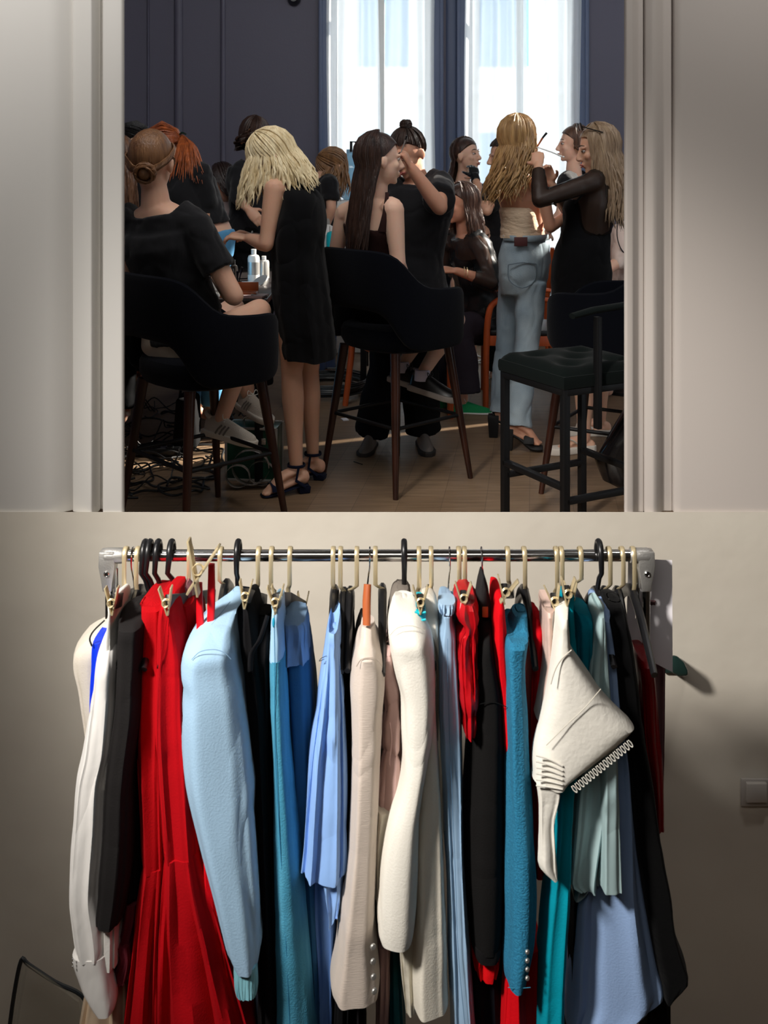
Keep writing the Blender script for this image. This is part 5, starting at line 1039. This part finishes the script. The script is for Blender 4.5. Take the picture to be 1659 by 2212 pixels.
TK = cloth_m((50, 30, 28), 'cotton')
g = G(); g.loft(I.torso(.007, .16, .72)); tk = g.build('tank_top', TK, I.o, remesh=.008, smit=3, disp=(.003, 12))
for a, b_ in (((826, 500, 4.90), (836, 424, 4.915)), ((768, 510, 5.0), (775, 430, 5.06))):
    G().tube([P(*a), lerp(P(*a), P(*b_), .5) + V(0, -.02, 0), P(*b_), P(*b_) + V(.0, .06, .012), P(*b_) + V(.01, .13, -.04)], [.022, .011, .009, .009, .012], 8, sub=3, side=(1, 0, 0), flat=.35).build('strap', TK, tk)
g = G(); g.loft(I.torso(.014, 0, .25)); 
for hip, kn, an, w in I.legs: g.tube([hip, lerp(hip, kn, .6)], [.10 * w, .088 * w], 16)
g.build('shorts', BLK, I.o, remesh=.01, smit=3)
for an, ph in ((P(868, 790, 5.30), -28), (P(912, 808, 5.20), -28)):
    G().tube([an + V(0, 0, .022), an - V(0, 0, .03)], [.038, .040], 12).build('sock', SOCK, I.o)
    sneaker(I.o, an - V(0, 0, .006), ph, 10, mat('black_leather_shoe', (16, 16, 18), .35), mat('grey_sole', (150, 142, 136), .6), PLAST)

# J: makeup artist with the top bun
J = Person('standing makeup artist with top bun and black t-shirt, drawing the brunette\'s brow', -105, P(880, 330, 5.52), yaw(-125, -30), P(880, 640, 5.62), P(888, 550, 5.62), P(900, 455, 5.60), P(900, 385, 5.57), SK_C, 1.12)
J.arm(P(945, 405, 5.5), P(950, 448, 5.24), P(888, 362, 5.18), (P(868, 322, 5.16) - P(888, 362, 5.18), V(.9, -.3, .3), .95, dict(spread=.03, thumb=.5)), side=-1, r=.98)
J.arm(P(852, 410, 5.62), P(826, 510, 5.66), P(815, 440, 5.45), r=.95)
J.leg(P(850, 660, 5.6), P(835, 800, 5.6), P(802, 938, 5.66), P(796, 968, 5.55), foot=False); J.leg(P(908, 660, 5.6), P(908, 800, 5.6), P(914, 932, 5.66), P(914, 965, 5.52), foot=False)
J.body(); J.face(J.o, False); J.updo(hair_m((58, 40, 32), (34, 24, 20)), (-.01, -.045, .135), (.03, .03, .028), 5)
J.shirt('t_shirt', TEEM, .0, .93, .030, (.62, .7), .030, disp=(.009, 9), extra=lambda g: g.loft([[P(xl + (xr - xl) * (.5 + .5 * math.cos(a)), y, 5.62 + .13 * math.sin(a)) for a in [2 * math.pi * k / 20 for k in range(20)]] for y, xl, xr in ((400, 856, 952), (440, 838, 968), (520, 846, 948), (600, 850, 952), (690, 848, 955))]))
J.pants('trousers', BLK, .022, .028, .98, disp=(.008, 7), gk=.065)
for an, ph in ((P(800, 948, 5.62), -100), (P(914, 944, 5.62), -84)): sneaker(J.o, an + V(0, 0, .03), ph, 0, mat('grey_runner', (112, 104, 98), .45), mat('dark_sole', (44, 40, 38), .6), mat('silver_lace', (160, 158, 170), .4))
bp = thing('makeup_brush', P(874, 318, 5.14), 'thin dark brow brush held at the brunette\'s forehead', 'brush')
G().tube([P(879, 293, 5.13), P(876, 302, 5.135)], [.0045, .0035], 8).build('brush_head', PLAST, bp); G().tube([P(876, 302, 5.135), P(866, 330, 5.15), P(862, 345, 5.16)], [.003, .0028, .002], 8).build('handle', TIN, bp)

def pump(par, an, toe, m):
    an, toe = Vector(an), Vector(toe); f = toe - an; f.z = 0; f.normalize(); s = f.cross(V(0, 0, 1)); h = an - f * .055
    g = G(); g.loft([[V(h.x, h.y, z) + s * a * w + f * b_ * w for a, b_ in ((-1, -1), (1, -1), (1, 1), (-1, 1))] for z, w in ((0, .023), (an.z - .05, .030), (an.z - .03, .030))]); sh = g.build('high_heel', m, par, bevel=.004)
    t = V(toe.x, toe.y, .018)
    G().tube([V(h.x, h.y, an.z - .045) - f * .015, lerp(V(h.x, h.y, an.z - .045), t, .35), lerp(V(h.x, h.y, .04), t, .75), t, t + f * .025], [.028, .028, .038, .042, .03], 14, sub=3, side=s, flat=.42).build('platform_sole', m, sh)
    G().tube([toe - f * .045 + s * math.cos(a) * .046 + V(0, 0, math.sin(a) * .040 + .004) for a in [math.pi * i / 10 for i in range(11)]], .026, 8, side=f, flat=.16).build('toe_strap', m, sh)
    G().tube([an - f * .05 + s * .03 + V(0, 0, -.03), an - f * .062 + V(0, 0, 0), an - f * .05 - s * .03 + V(0, 0, -.03)], .010, 8, sub=3, flat=.4).build('heel_counter', m, sh)

# O: blonde in strapless top and jeans
O = Person('standing woman with wavy golden blonde hair, cream strapless top and light jeans, right of centre', 62, P(1122, 300, 5.72), yaw(28, 0), P(1134, 570, 5.80), P(1134, 492, 5.78), P(1128, 428, 5.76), P(1124, 372, 5.74), SK_C, .84)
O.arm(P(1082, 398, 5.85), P(1100, 470, 5.98), P(1160, 478, 6.1)); O.arm(P(1168, 402, 5.66), P(1188, 492, 5.62), P(1232, 458, 5.76), (V(.7, .3, .5), V(.3, -.5, .6), .4), r=1.0)
O.leg(P(1110, 590, 5.84), P(1100, 730, 5.84), P(1088, 884, 5.81), P(1138, 932, 5.79), heel=1); O.leg(P(1148, 590, 5.78), P(1141, 735, 5.68), P(1120, 913, 5.55), P(1162, 957, 5.53), heel=1)
O.body(); O.face(O.o, True, sides=(1,))
O.hair(hair_m((176, 140, 92), (120, 88, 54)), lambda rn, q: V(-.10 + rn.uniform(-.2, .05), -.12, -1), 230, cover=(-210, 40), length=.33, wave=.016, seed=12, r=.0052, jit=.35)
ST = mat('cream_linen', (196, 172, 146), .85, bump=(30, .5, (1, 1, 3)))
tp = garment('strapless_top', [(449, 1086, 1160, 5.66, .2), (460, 1084, 1166, 5.64, .23), (480, 1088, 1168, 5.64, .23), (500, 1087, 1174, 5.64, .24), (516, 1086, 1180, 5.63, .25)], ST, parent=O.o, folds=(3, .002), p=1.0, disp=(.006, 16, (1, 1, 2.5)), zscale=4)
jn = G(); 
jn.loft([[P(xl + (xr - xl) * (.5 + .5 * math.cos(a)), y, dd + th_ * math.sin(a)) for a in [2 * math.pi * k / 24 for k in range(24)]] for y, xl, xr, dd, th_ in ((508, 1088, 1184, 5.76, .115), (530, 1082, 1188, 5.76, .125), (565, 1076, 1190, 5.77, .145), (600, 1076, 1186, 5.77, .14), (640, 1080, 1172, 5.77, .12))])
jn.tube([P(1112, 610, 5.84), P(1102, 680, 5.85), P(1096, 740, 5.84), P(1088, 820, 5.82), P(1085, 890, 5.81)], [.088, .075, .062, .062, .070], 20, sub=3)
jn.tube([P(1146, 610, 5.72), P(1143, 680, 5.70), P(1138, 740, 5.66), P(1128, 830, 5.60), P(1119, 922, 5.55)], [.090, .078, .064, .064, .074], 20, sub=3)
jo = jn.build('jeans', DENIM, O.o, remesh=.009, smit=2, disp=(.009, 9, (1, 1, .8)))
def on_back(x, y, dd): return P(x, y, dd)
G().tube([P(1088, 513, 5.70), P(1110, 515, 5.645), P(1140, 516, 5.63), P(1165, 515, 5.65), P(1184, 512, 5.71)], .017, 8, sub=3, side=(0, 0, 1), flat=.3).build('waistband', DENIM, jo)
G().box(P(1125, 522, 5.618), (.07, .006, .048)).build('patch', mat('maroon_leather', (72, 28, 28), .6), jo, bevel=.002)
for xs_ in ((1091, 1153),):
    g = G(); g.tube([P(1098, 572, 5.628), P(1130, 567, 5.618), P(1158, 570, 5.63)], .003, 6, sub=3); g.tube([P(1098, 572, 5.628), P(1100, 605, 5.628), P(1128, 622, 5.62), P(1155, 606, 5.635), P(1158, 570, 5.63)], .003, 6, sub=3); g.build('pocket_seam', mat('denim_thread', (104, 118, 128), .9), jo)
HL = mat('black_suede', (14, 13, 14), .7)
pump(O.o, P(1088, 884, 5.81), P(1138, 932, 5.79), HL); pump(O.o, P(1120, 913, 5.55), P(1162, 957, 5.53), HL)

# P: long haired woman in the black dress with mesh sleeves
Q_ = Person('standing woman with very long ash blonde hair and black dress with sheer sleeves', 168, P(1290, 322, 5.50), yaw(180, -14), P(1272, 600, 5.55), P(1275, 520, 5.53), P(1284, 435, 5.5), P(1296, 378, 5.5), SK_B, 1.02)
Q_.arm(P(1282, 392, 5.36), P(1166, 432, 5.30), P(1163, 358, 5.42), (P(1160, 318, 5.50) - P(1163, 358, 5.42), V(-.2, -1, 0), .75, dict(spread=.04)), r=.92, side=1)
Q_.arm(P(1315, 398, 5.66), P(1240, 470, 5.72), P(1190, 396, 5.66), (V(-.3, -.2, .9), V(.3, .9, 0), .7), r=.92)
Q_.leg(P(1258, 640, 5.5), P(1262, 790, 5.5), P(1262, 945, 5.52), P(1205, 972, 5.48)); Q_.leg(P(1290, 640, 5.66), P(1298, 780, 5.76), P(1296, 905, 5.85), P(1250, 935, 5.86))
Q_.body(); Q_.face(Q_.o, True, sides=(-1, 1))
Q_.hair(hair_m((156, 132, 106), (112, 88, 66)), lambda rn, q: V(.16 + .1 * rn.random(), -.10, -1), 260, cover=(-215, 35), length=.42, wave=.014, seed=21, r=.0058, jit=.25)
MS = sheer('sheer_black_mesh', (22, 16, 14), .80)
Q_.shirt('mesh_sleeves', MS, .5, .93, .006, (1.88, 1.88), .006, disp=(.002, 20), vox=.008)
dg_ = garment('dress', [(432, 1232, 1322, 5.40, .2), (452, 1226, 1330, 5.39, .24), (490, 1226, 1328, 5.40, .24), (520, 1218, 1328, 5.39, .25), (560, 1206, 1328, 5.38, .28), (610, 1202, 1332, 5.38, .3), (680, 1206, 1330, 5.38, .3), (730, 1212, 1322, 5.40, .28)], MATB, parent=Q_.o, folds=(5, .004), p=.95, disp=(.01, 8), zscale=6)
G().tube([P(1240, 440, 5.39), P(1262, 415, 5.36), P(1280, 372, 5.40), P(1286, 362, 5.45)], .010, 8, sub=3, flat=.4).build('dress_strap', BLK, dg_)
sg_ = thing('sunglasses', P(1268, 262, 5.48), 'black sunglasses pushed up on the long haired woman\'s head', 'sunglasses')
for q in (-1, 1): G().ell(Q_.H(q * .034, .058, .128), (.030, .008, .022), Q_.fr, 16).build('lens', PLAST, sg_); G().tube([Q_.H(q * .064, .055, .125), Q_.H(q * .092, -.03, .075)], .003, 6).build('temple', PLAST, sg_)
FLP = mat('white_foam', (200, 190, 178), .7)
def flipflop(par, an, toe):
    an, toe = Vector(an), Vector(toe); f = toe - an; f.z = 0; f.normalize(); s = f.cross(V(0, 0, 1)); b = V(an.x, an.y, 0) - f * .06; rings = []
    for z, k in ((0, .92), (.01, 1), (.03, 1.0), (.036, .96)):
        pr = [(0, .022), (.02, .036), (.09, .034), (.17, .045), (.23, .044), (.262, .022)]
        rings.append([V(b.x, b.y, z) + f * y + s * w_ * k for y, w_ in pr] + [V(b.x, b.y, z) + f * y - s * w_ * k for y, w_ in reversed(pr)])
    fl = G().loft(rings).build('flip_flop', FLP, par, bevel=.004)
    c0 = V(b.x, b.y, .04) + f * .19; g = G()
    for q in (-1, 1): g.tube([c0, c0 + s * q * .022 - f * .03 + V(0, 0, .038), c0 + s * q * .04 - f * .09 + V(0, 0, .005)], [.007, .013, .012], 8, sub=3, flat=.4)
    g.build('thong_strap', FLP, fl)
flipflop(Q_.o, P(1262, 945, 5.52), P(1205, 972, 5.48)); flipflop(Q_.o, P(1296, 905, 5.85), P(1250, 935, 5.86))
b1 = thing('makeup_brush', P(1175, 325, 5.45), 'slim pale brush held by the long haired woman, pointing right past the blonde\'s face', 'brush')
G().tube([P(1160, 318, 5.46), P(1190, 328, 5.45), P(1214, 338, 5.44)], [.003, .0035, .0042], 8).build('handle', WHT, b1); G().ell(P(1217, 339, 5.44), (.006, .005, .005), seg=10).build('tip', WHT, b1)
b2 = thing('makeup_brush', P(1172, 300, 5.5), 'short dark brown brush pointing up from the long haired woman\'s hand', 'brush')
G().tube([P(1181, 287, 5.48), P(1172, 298, 5.49)], [.006, .005], 8).build('brush_head', PLAST, b2); G().tube([P(1172, 298, 5.49), P(1160, 318, 5.5)], [.0055, .0035], 8).build('handle', BRWN, b2)

# N: seated woman in the sheer black blouse
N_ = Person('seated woman with shoulder length brown hair, sheer black blouse, dark trousers and green sneakers', 186, P(996, 440, 6.62), yaw(192, -8), P(1040, 700, 6.75), P(1030, 630, 6.74), P(1020, 555, 6.7), P(1005, 495, 6.66), SK_C, 1.0)
N_.arm(P(1035, 530, 6.52), P(1062, 610, 6.44), P(985, 585, 6.40), (V(-1, 0, .12), V(0, -.5, 1), .4), r=1.0, side=-1); N_.arm(P(965, 530, 6.85), P(950, 610, 6.9), P(940, 600, 6.6))
N_.leg(P(1025, 705, 6.62), P(992, 712, 6.2 + .25), P(1000, 868, 6.40), P(1020, 885, 6.35), foot=False); N_.leg(P(1030, 705, 6.85), P(960, 700, 6.75), P(968, 860, 6.6), P(960, 880, 6.5), foot=False)
N_.body(); N_.face(N_.o, False, sides=(-1,))
N_.hair(hair_m((84, 58, 46), (50, 34, 28)), lambda rn, q: V(.12 if (q - N_.C).x > .0 else -.02, -.05, -1), 190, cover=(-190, 30), length=.22, wave=.003, seed=31, r=.0058, jit=.15)
SB = sheer('sheer_black_organza', (24, 26, 28), .78)
N_.shirt('blouse', SB, .02, .95, .040, (1.55, 1.5), .028, disp=(.016, 8), extra=lambda g: g.ell(P(1050, 585, 6.48), (.085, .085, .085), seg=14))
g = G(); g.loft(N_.torso(.008, .2, .75)); g.build('camisole', BLK, N_.o, remesh=.01, smit=2)
N_.pants('trousers', cloth_m((44, 38, 46), 'cotton'), .016, .055, .88, disp=(.006, 8), gk=.065)
for a in (0, 1): G().tube([P(1003 + a * 6, 588 + a, 6.40) + V(0, .032 * math.cos(b_), .032 * math.sin(b_)) for b_ in [i * .45 for i in range(15)]], .0022, 6).build('bracelet', GOLD, N_.o)
GRS = mat('green_suede', (0, 132, 74), .8)
sneaker(N_.o, P(990, 868, 6.40), -8, 0, GRS, WHT, True); sneaker(N_.o, P(962, 862, 6.55), -150, 0, GRS, WHT, True)

# D: redhead with a claw clip
D_ = Person('standing redhead with dark claw clip, black shirt and blue jeans at the left table', 128, P(352, 318, 5.75), yaw(140, -30), P(448, 520, 5.6), P(438, 462, 5.6), P(412, 405, 5.62), P(382, 345, 5.68), SK_A, .92)
D_.arm(P(436, 382, 5.55), P(450, 436, 5.55), P(424, 500, 5.8)); D_.arm(P(372, 380, 5.85), P(345, 450, 5.9), P(360, 520, 6.0))
D_.leg(P(425, 560, 5.62), P(425, 720, 5.66), P(428, 870, 5.85), P(420, 880, 5.95), foot=True); D_.leg(P(462, 560, 5.6), P(458, 720, 5.62), P(456, 880, 5.7), P(448, 900, 5.8), foot=True)
D_.body(); D_.updo(hair_m((164, 84, 40), (110, 52, 26)), (.055, -.098, -.0), (.012, .012, .012), 14)
g = G(); rn = random.Random(3); a0 = D_.H(.055, -.105, 0)
for k in range(90):
    e = P(rn.uniform(365, 450), rn.uniform(370, 398), 5.5 + rn.uniform(-.03, .06)); m_ = lerp(a0, e, .45) + V(rn.uniform(.0, .03), -.03, .035)
    g.tube([a0 + V(0, rn.uniform(-.01, .01), rn.uniform(-.012, .012)), m_, e], [.004, .0062, .0008], 5, sub=4)
g.build('ponytail', hair_m((176, 92, 44), (118, 58, 28)), D_.o)
cl = thing('claw_clip', a0, 'small dark green claw clip in the redhead\'s hair', 'hair clip')
for q in (-1, 1): G().tube([a0 + V(-.02, -.015, q * .005), a0 + V(0, -.026, q * .022), a0 + V(.022, -.015, q * .014)], [.004, .006, .004], 6, sub=3).build('jaw', mat('dark_green_acetate', (24, 44, 38), .2), cl)
D_.shirt('shirt', TEEM, .30, .93, .018, (1.3, 1.3), .016, disp=(.012, 9))
dj = D_.pants('jeans', DENB, .012, .006, .95); G().box(P(447, 466, 5.475), (.03, .005, .024)).build('patch', mat('tan_leather', (190, 140, 110), .7), dj, bevel=.001)

# J2, H, others farther back
B_ = Person('standing woman with long light brown hair, half hidden by the left jamb', 110, P(256, 345, 5.9), yaw(110, -10), P(250, 560, 5.95), P(250, 500, 5.95), P(250, 440, 5.93), P(252, 392, 5.92), SK_A, 1.0)
B_.arm(P(215, 405, 5.95), P(210, 480, 5.95), P(230, 540, 6.0)); B_.arm(P(292, 410, 5.9), P(296, 480, 5.9), P(290, 550, 6.0)); B_.leg(P(240, 590, 5.95), P(240, 740, 5.95), P(240, 880, 5.95), P(245, 895, 6.1)); B_.leg(P(268, 590, 5.95), P(268, 740, 5.95), P(266, 880, 5.95), P(270, 895, 6.1))
B_.body(); B_.hair(hair_m((120, 84, 60), (84, 56, 40)), lambda rn, q: V(.10, -.08, -1), 150, cover=(-200, 30), length=.30, wave=.004, seed=41, r=.006); B_.shirt('top', TEEM, .1, .92, .02, (.9, .9)); B_.pants('trousers', BLK, .015, .01)
C_ = Person('person with short black hair at the far left, only head and shoulders seen', 60, P(291, 305, 7.2), yaw(10, -25), P(300, 500, 7.2), P(300, 455, 7.2), P(298, 405, 7.2), P(295, 362, 7.2), SK_A, 1.0)
C_.arm(P(265, 380, 7.2), P(262, 440, 7.2), P(280, 480, 7.3)); C_.arm(P(328, 380, 7.2), P(335, 440, 7.2), P(330, 490, 7.3)); C_.leg(P(288, 520, 7.2), P(288, 660, 7.2), P(288, 800, 7.2), P(290, 812, 7.3)); C_.leg(P(312, 520, 7.2), P(312, 660, 7.2), P(312, 800, 7.2), P(314, 812, 7.3))
C_.body(); C_.updo(hair_m((26, 20, 20), (14, 12, 12)), (0, -.09, .02), (.02, .02, .02), 4); C_.shirt('top', TEEM, .1, .92, .02, (.9, .9)); C_.pants('trousers', BLK, .015, .01)
F_ = Person('person with dark curly hair and black clothes behind the platinum blonde, hand on hip', -60, P(551, 298, 6.5), yaw(-70, -10), P(548, 500, 6.5), P(545, 450, 6.5), P(545, 392, 6.5), P(548, 350, 6.5), SK_B, 1.0)
F_.arm(P(520, 368, 6.45), P(512, 425, 6.35), P(536, 452, 6.25), (V(.6, -.2, -.6), V(0, -1, .2), .35), r=.95); F_.arm(P(585, 370, 6.5), P(600, 430, 6.5), P(590, 480, 6.4))
F_.leg(P(535, 530, 6.5), P(535, 680, 6.5), P(535, 830, 6.5), P(535, 850, 6.4)); F_.leg(P(565, 530, 6.5), P(565, 680, 6.5), P(565, 830, 6.5), P(565, 850, 6.4))
F_.body(); F_.face(F_.o); F_.hair(hair_m((66, 44, 34), (40, 26, 22)), lambda rn, q: V(rn.uniform(-.3, .3), rn.uniform(-.2, .2), -.6), 120, cover=(0, 360), length=.10, wave=.02, seed=44, r=.006); F_.shirt('top', TEEM, .1, .92, .02, (1.35, 1.3)); F_.pants('trousers', BLK, .018, .015)
T_ = Person('seated person with dark ponytail and tight taupe top, bending behind the left table', 100, P(482, 398, 6.7), yaw(120, -50), P(484, 548, 6.75), P(488, 508, 6.7), P(491, 465, 6.72), P(486, 428, 6.74), SK_C, 1.0)
T_.arm(P(455, 445, 6.75), P(448, 500, 6.8), P(462, 540, 6.95)); T_.arm(P(508, 455, 6.7), P(515, 510, 6.75), P(500, 545, 6.9)); T_.leg(P(465, 568, 6.75), P(460, 590, 7.2), P(462, 780, 7.2), P(462, 800, 7.3)); T_.leg(P(492, 568, 6.75), P(498, 590, 7.2), P(498, 780, 7.2), P(498, 800, 7.3))
T_.body(); T_.hair(hair_m((50, 34, 30), (30, 20, 18)), lambda rn, q: V(.42, -.1, -.7), 60, cover=(-150, -30), length=.20, wave=.003, seed=47, r=.006); T_.shirt('top', mat('taupe_satin', (140, 122, 120), .4), .05, .92, .012, (0, 0), disp=(.002, 8)); T_.pants('trousers', BLK, .015, .01)
tag(G().lathe(V(pxx(480, 6.75), 6.78, 0), [(0, .0), (.2, 0), (.2, .02), (.03, .03), (.025, .45), (.16, .47), (.17, .50), (.15, .52), (0, .52)], 24).build('stool', BLKM), 'low round black stool under the person with the taupe top', 'stool')
H_ = Person('far woman bending, long light brown hair falling forward, seen left of the brunette', 200, P(722, 360, 7.45), yaw(190, -62), P(690, 520, 7.4), P(688, 470, 7.4), P(690, 420, 7.4), P(702, 380, 7.42), SK_B, 1.0) 
H_.arm(P(712, 400, 7.25), P(716, 450, 7.2), P(700, 500, 7.25), r=.95); H_.arm(P(690, 395, 7.6), P(680, 450, 7.6), P(690, 500, 7.5))
H_.leg(P(680, 545, 7.4), P(682, 680, 7.4), P(684, 800, 7.4), P(672, 808, 7.4)); H_.leg(P(705, 545, 7.5), P(706, 680, 7.5), P(706, 795, 7.5), P(694, 803, 7.5))
H_.body(); H_.hair(hair_m((150, 110, 72), (104, 74, 48)), lambda rn, q: V(rn.uniform(-.55, .12), -.2, -.95), 150, cover=(-180, 180), length=.30, wave=.008, seed=51, r=.006); H_.shirt('t_shirt', TEEM, .1, .92, .022, (.7, .7), .016); H_.pants('jeans', mat('dark_denim', (44, 60, 92), .9), .014, .01)
# L: woman being made up by a gloved hand; M: the artist with gloves
L_ = Person('far woman with dark hair and bare shoulders, her cheek touched by a black gloved hand', -30, P(1008, 335, 7.75), yaw(-32, 2), P(1000, 560, 7.9), P(1000, 500, 7.88), P(1000, 440, 7.85), P(1000, 388, 7.8), SK_D, .95)
L_.arm(P(972, 408, 7.75), P(965, 470, 7.7), P(985, 520, 7.6)); L_.arm(P(1035, 408, 7.9), P(1050, 470, 7.9), P(1030, 520, 7.8)); L_.leg(P(988, 580, 7.9), P(988, 600, 7.4), P(990, 770, 7.4), P(992, 788, 7.3)); L_.leg(P(1015, 580, 7.9), P(1020, 600, 7.4), P(1020, 770, 7.4), P(1022, 788, 7.3))
L_.body(); L_.face(L_.o); L_.hair(hair_m((72, 48, 38), (44, 30, 26)), lambda rn, q: V(-.08, .02, -1), 130, cover=(150, 330), length=.22, wave=.004, seed=55, r=.006); L_.shirt('camisole', BLK, .1, .62, .01, (0, 0))
for q in (975, 1020): G().tube([P(q, 445, 7.70), P(q + 2, 415, 7.71), P(q + 4, 398, 7.76)], .0025, 6, sub=2).build('strap', BLK, L_.o)
M_ = Person('far makeup artist in black t-shirt and black glove, mostly hidden by the golden blonde', 190, P(1086, 338, 7.3), yaw(190, -10), P(1078, 560, 7.4), P(1076, 500, 7.4), P(1072, 440, 7.35), P(1070, 388, 7.33), SK_B, 1.05)
M_.arm(P(1064, 420, 7.2), P(1052, 455, 7.1), P(1026, 385, 7.35), r=.95); M_.arm(P(1086, 412, 7.45), P(1092, 470, 7.4), P(1060, 490, 7.3))
M_.leg(P(1068, 580, 7.4), P(1070, 700, 7.4), P(1072, 800, 7.4), P(1060, 812, 7.4)); M_.leg(P(1092, 580, 7.4), P(1092, 700, 7.4), P(1094, 795, 7.5), P(1082, 806, 7.5))
M_.body(); M_.updo(hair_m((70, 60, 56), (40, 34, 32)), (0, -.1, .05), (.022, .022, .02), 6); M_.shirt('t_shirt', TEEM, .1, .93, .03, (.65, .65), .024); M_.pants('trousers', BLK, .015, .01)
g = G(); M_.hand(P(1026, 385, 7.35), P(1021, 345, 7.45) - P(1026, 385, 7.35), V(.3, -1, .1), .55, 1, g=g, sc=1.1, spread=.06); g.tube([P(1028, 392, 7.33), P(1025, 378, 7.37)], [.034, .031], 12); g.build('glove', mat('black_nitrile', (20, 22, 26), .3), M_.o, remesh=.005, smit=1)
# Q: person in profile by the right window
W_ = Person('far person in profile with short brown hair, facing left before the right window', 185, P(1238, 312, 7.2), yaw(180, -2), P(1246, 560, 7.3), P(1244, 500, 7.3), P(1240, 430, 7.25), P(1240, 375, 7.22), SK_D, .98)
W_.arm(P(1222, 395, 7.05), P(1212, 460, 7.0), P(1185, 500, 7.1)); W_.arm(P(1262, 395, 7.4), P(1262, 460, 7.4), P(1230, 505, 7.3)); W_.leg(P(1236, 580, 7.2), P(1236, 700, 7.2), P(1236, 800, 7.2), P(1222, 812, 7.2)); W_.leg(P(1256, 580, 7.4), P(1256, 700, 7.4), P(1256, 795, 7.4), P(1244, 806, 7.4))
W_.body(); W_.face(W_.o, sides=(-1,)); W_.hair(hair_m((104, 74, 56), (70, 50, 40)), lambda rn, q: V(.05, 0, -1), 120, cover=(-190, 10), length=.05, wave=.004, seed=61, r=.007); W_.shirt('top', TEEM, .1, .85, .014, (.8, .8)); W_.pants('trousers', BLK, .015, .01)
# S: person at the far right behind the long haired woman
S_ = Person('far person in pale top with thin black strap at the right jamb', 200, P(1378, 420, 6.9), yaw(200, -20), P(1358, 640, 6.95), P(1360, 590, 6.95), P(1364, 530, 6.92), P(1370, 475, 6.9), SK_D, 1.0)
S_.arm(P(1345, 505, 6.8), P(1338, 565, 6.75), P(1300, 590, 6.7)); S_.arm(P(1400, 505, 7.0), P(1402, 570, 7.0), P(1370, 600, 6.9)); S_.leg(P(1350, 655, 6.95), P(1310, 665, 6.8), P(1312, 830, 6.8), P(1300, 842, 6.7)); S_.leg(P(1372, 655, 7.0), P(1340, 665, 7.0), P(1342, 820, 7.0), P(1330, 832, 6.9))
S_.body(); S_.hair(hair_m((90, 64, 50), (60, 42, 34)), lambda rn, q: V(0, 0, -1), 90, cover=(-190, 10), length=.2, seed=66, r=.007); S_.shirt('top', cloth_m((224, 206, 196), 'cotton'), .05, .92, .02, (1.2, 1.2)); S_.pants('skirt', mat('dusty_rose_satin', (176, 140, 122), .4), .02, 0, .2)
G().tube([P(1334, 480, 6.72), P(1333, 510, 6.70), P(1340, 535, 6.70), P(1350, 548, 6.72)], .006, 6, sub=3, flat=.4).build('strap', PLAST, S_.o)
tag(G().lathe(V(pxx(1362, 6.98), 7.0, 0), [(0, .0), (.2, 0), (.2, .02), (.03, .03), (.025, .42), (.18, .44), (.19, .46), (.16, .48), (0, .48)], 24).build('stool', BLKM), 'low round stool at the right jamb under the person in the pale top', 'stool')
tag(G().tube([P(1205, 745, 6.6) , P(1207, 800, 6.6)], [.03, .028], 16).build('mesh_bin', mat('black_mesh', (20, 20, 24), .6)), 'x', 'bin') if False else None
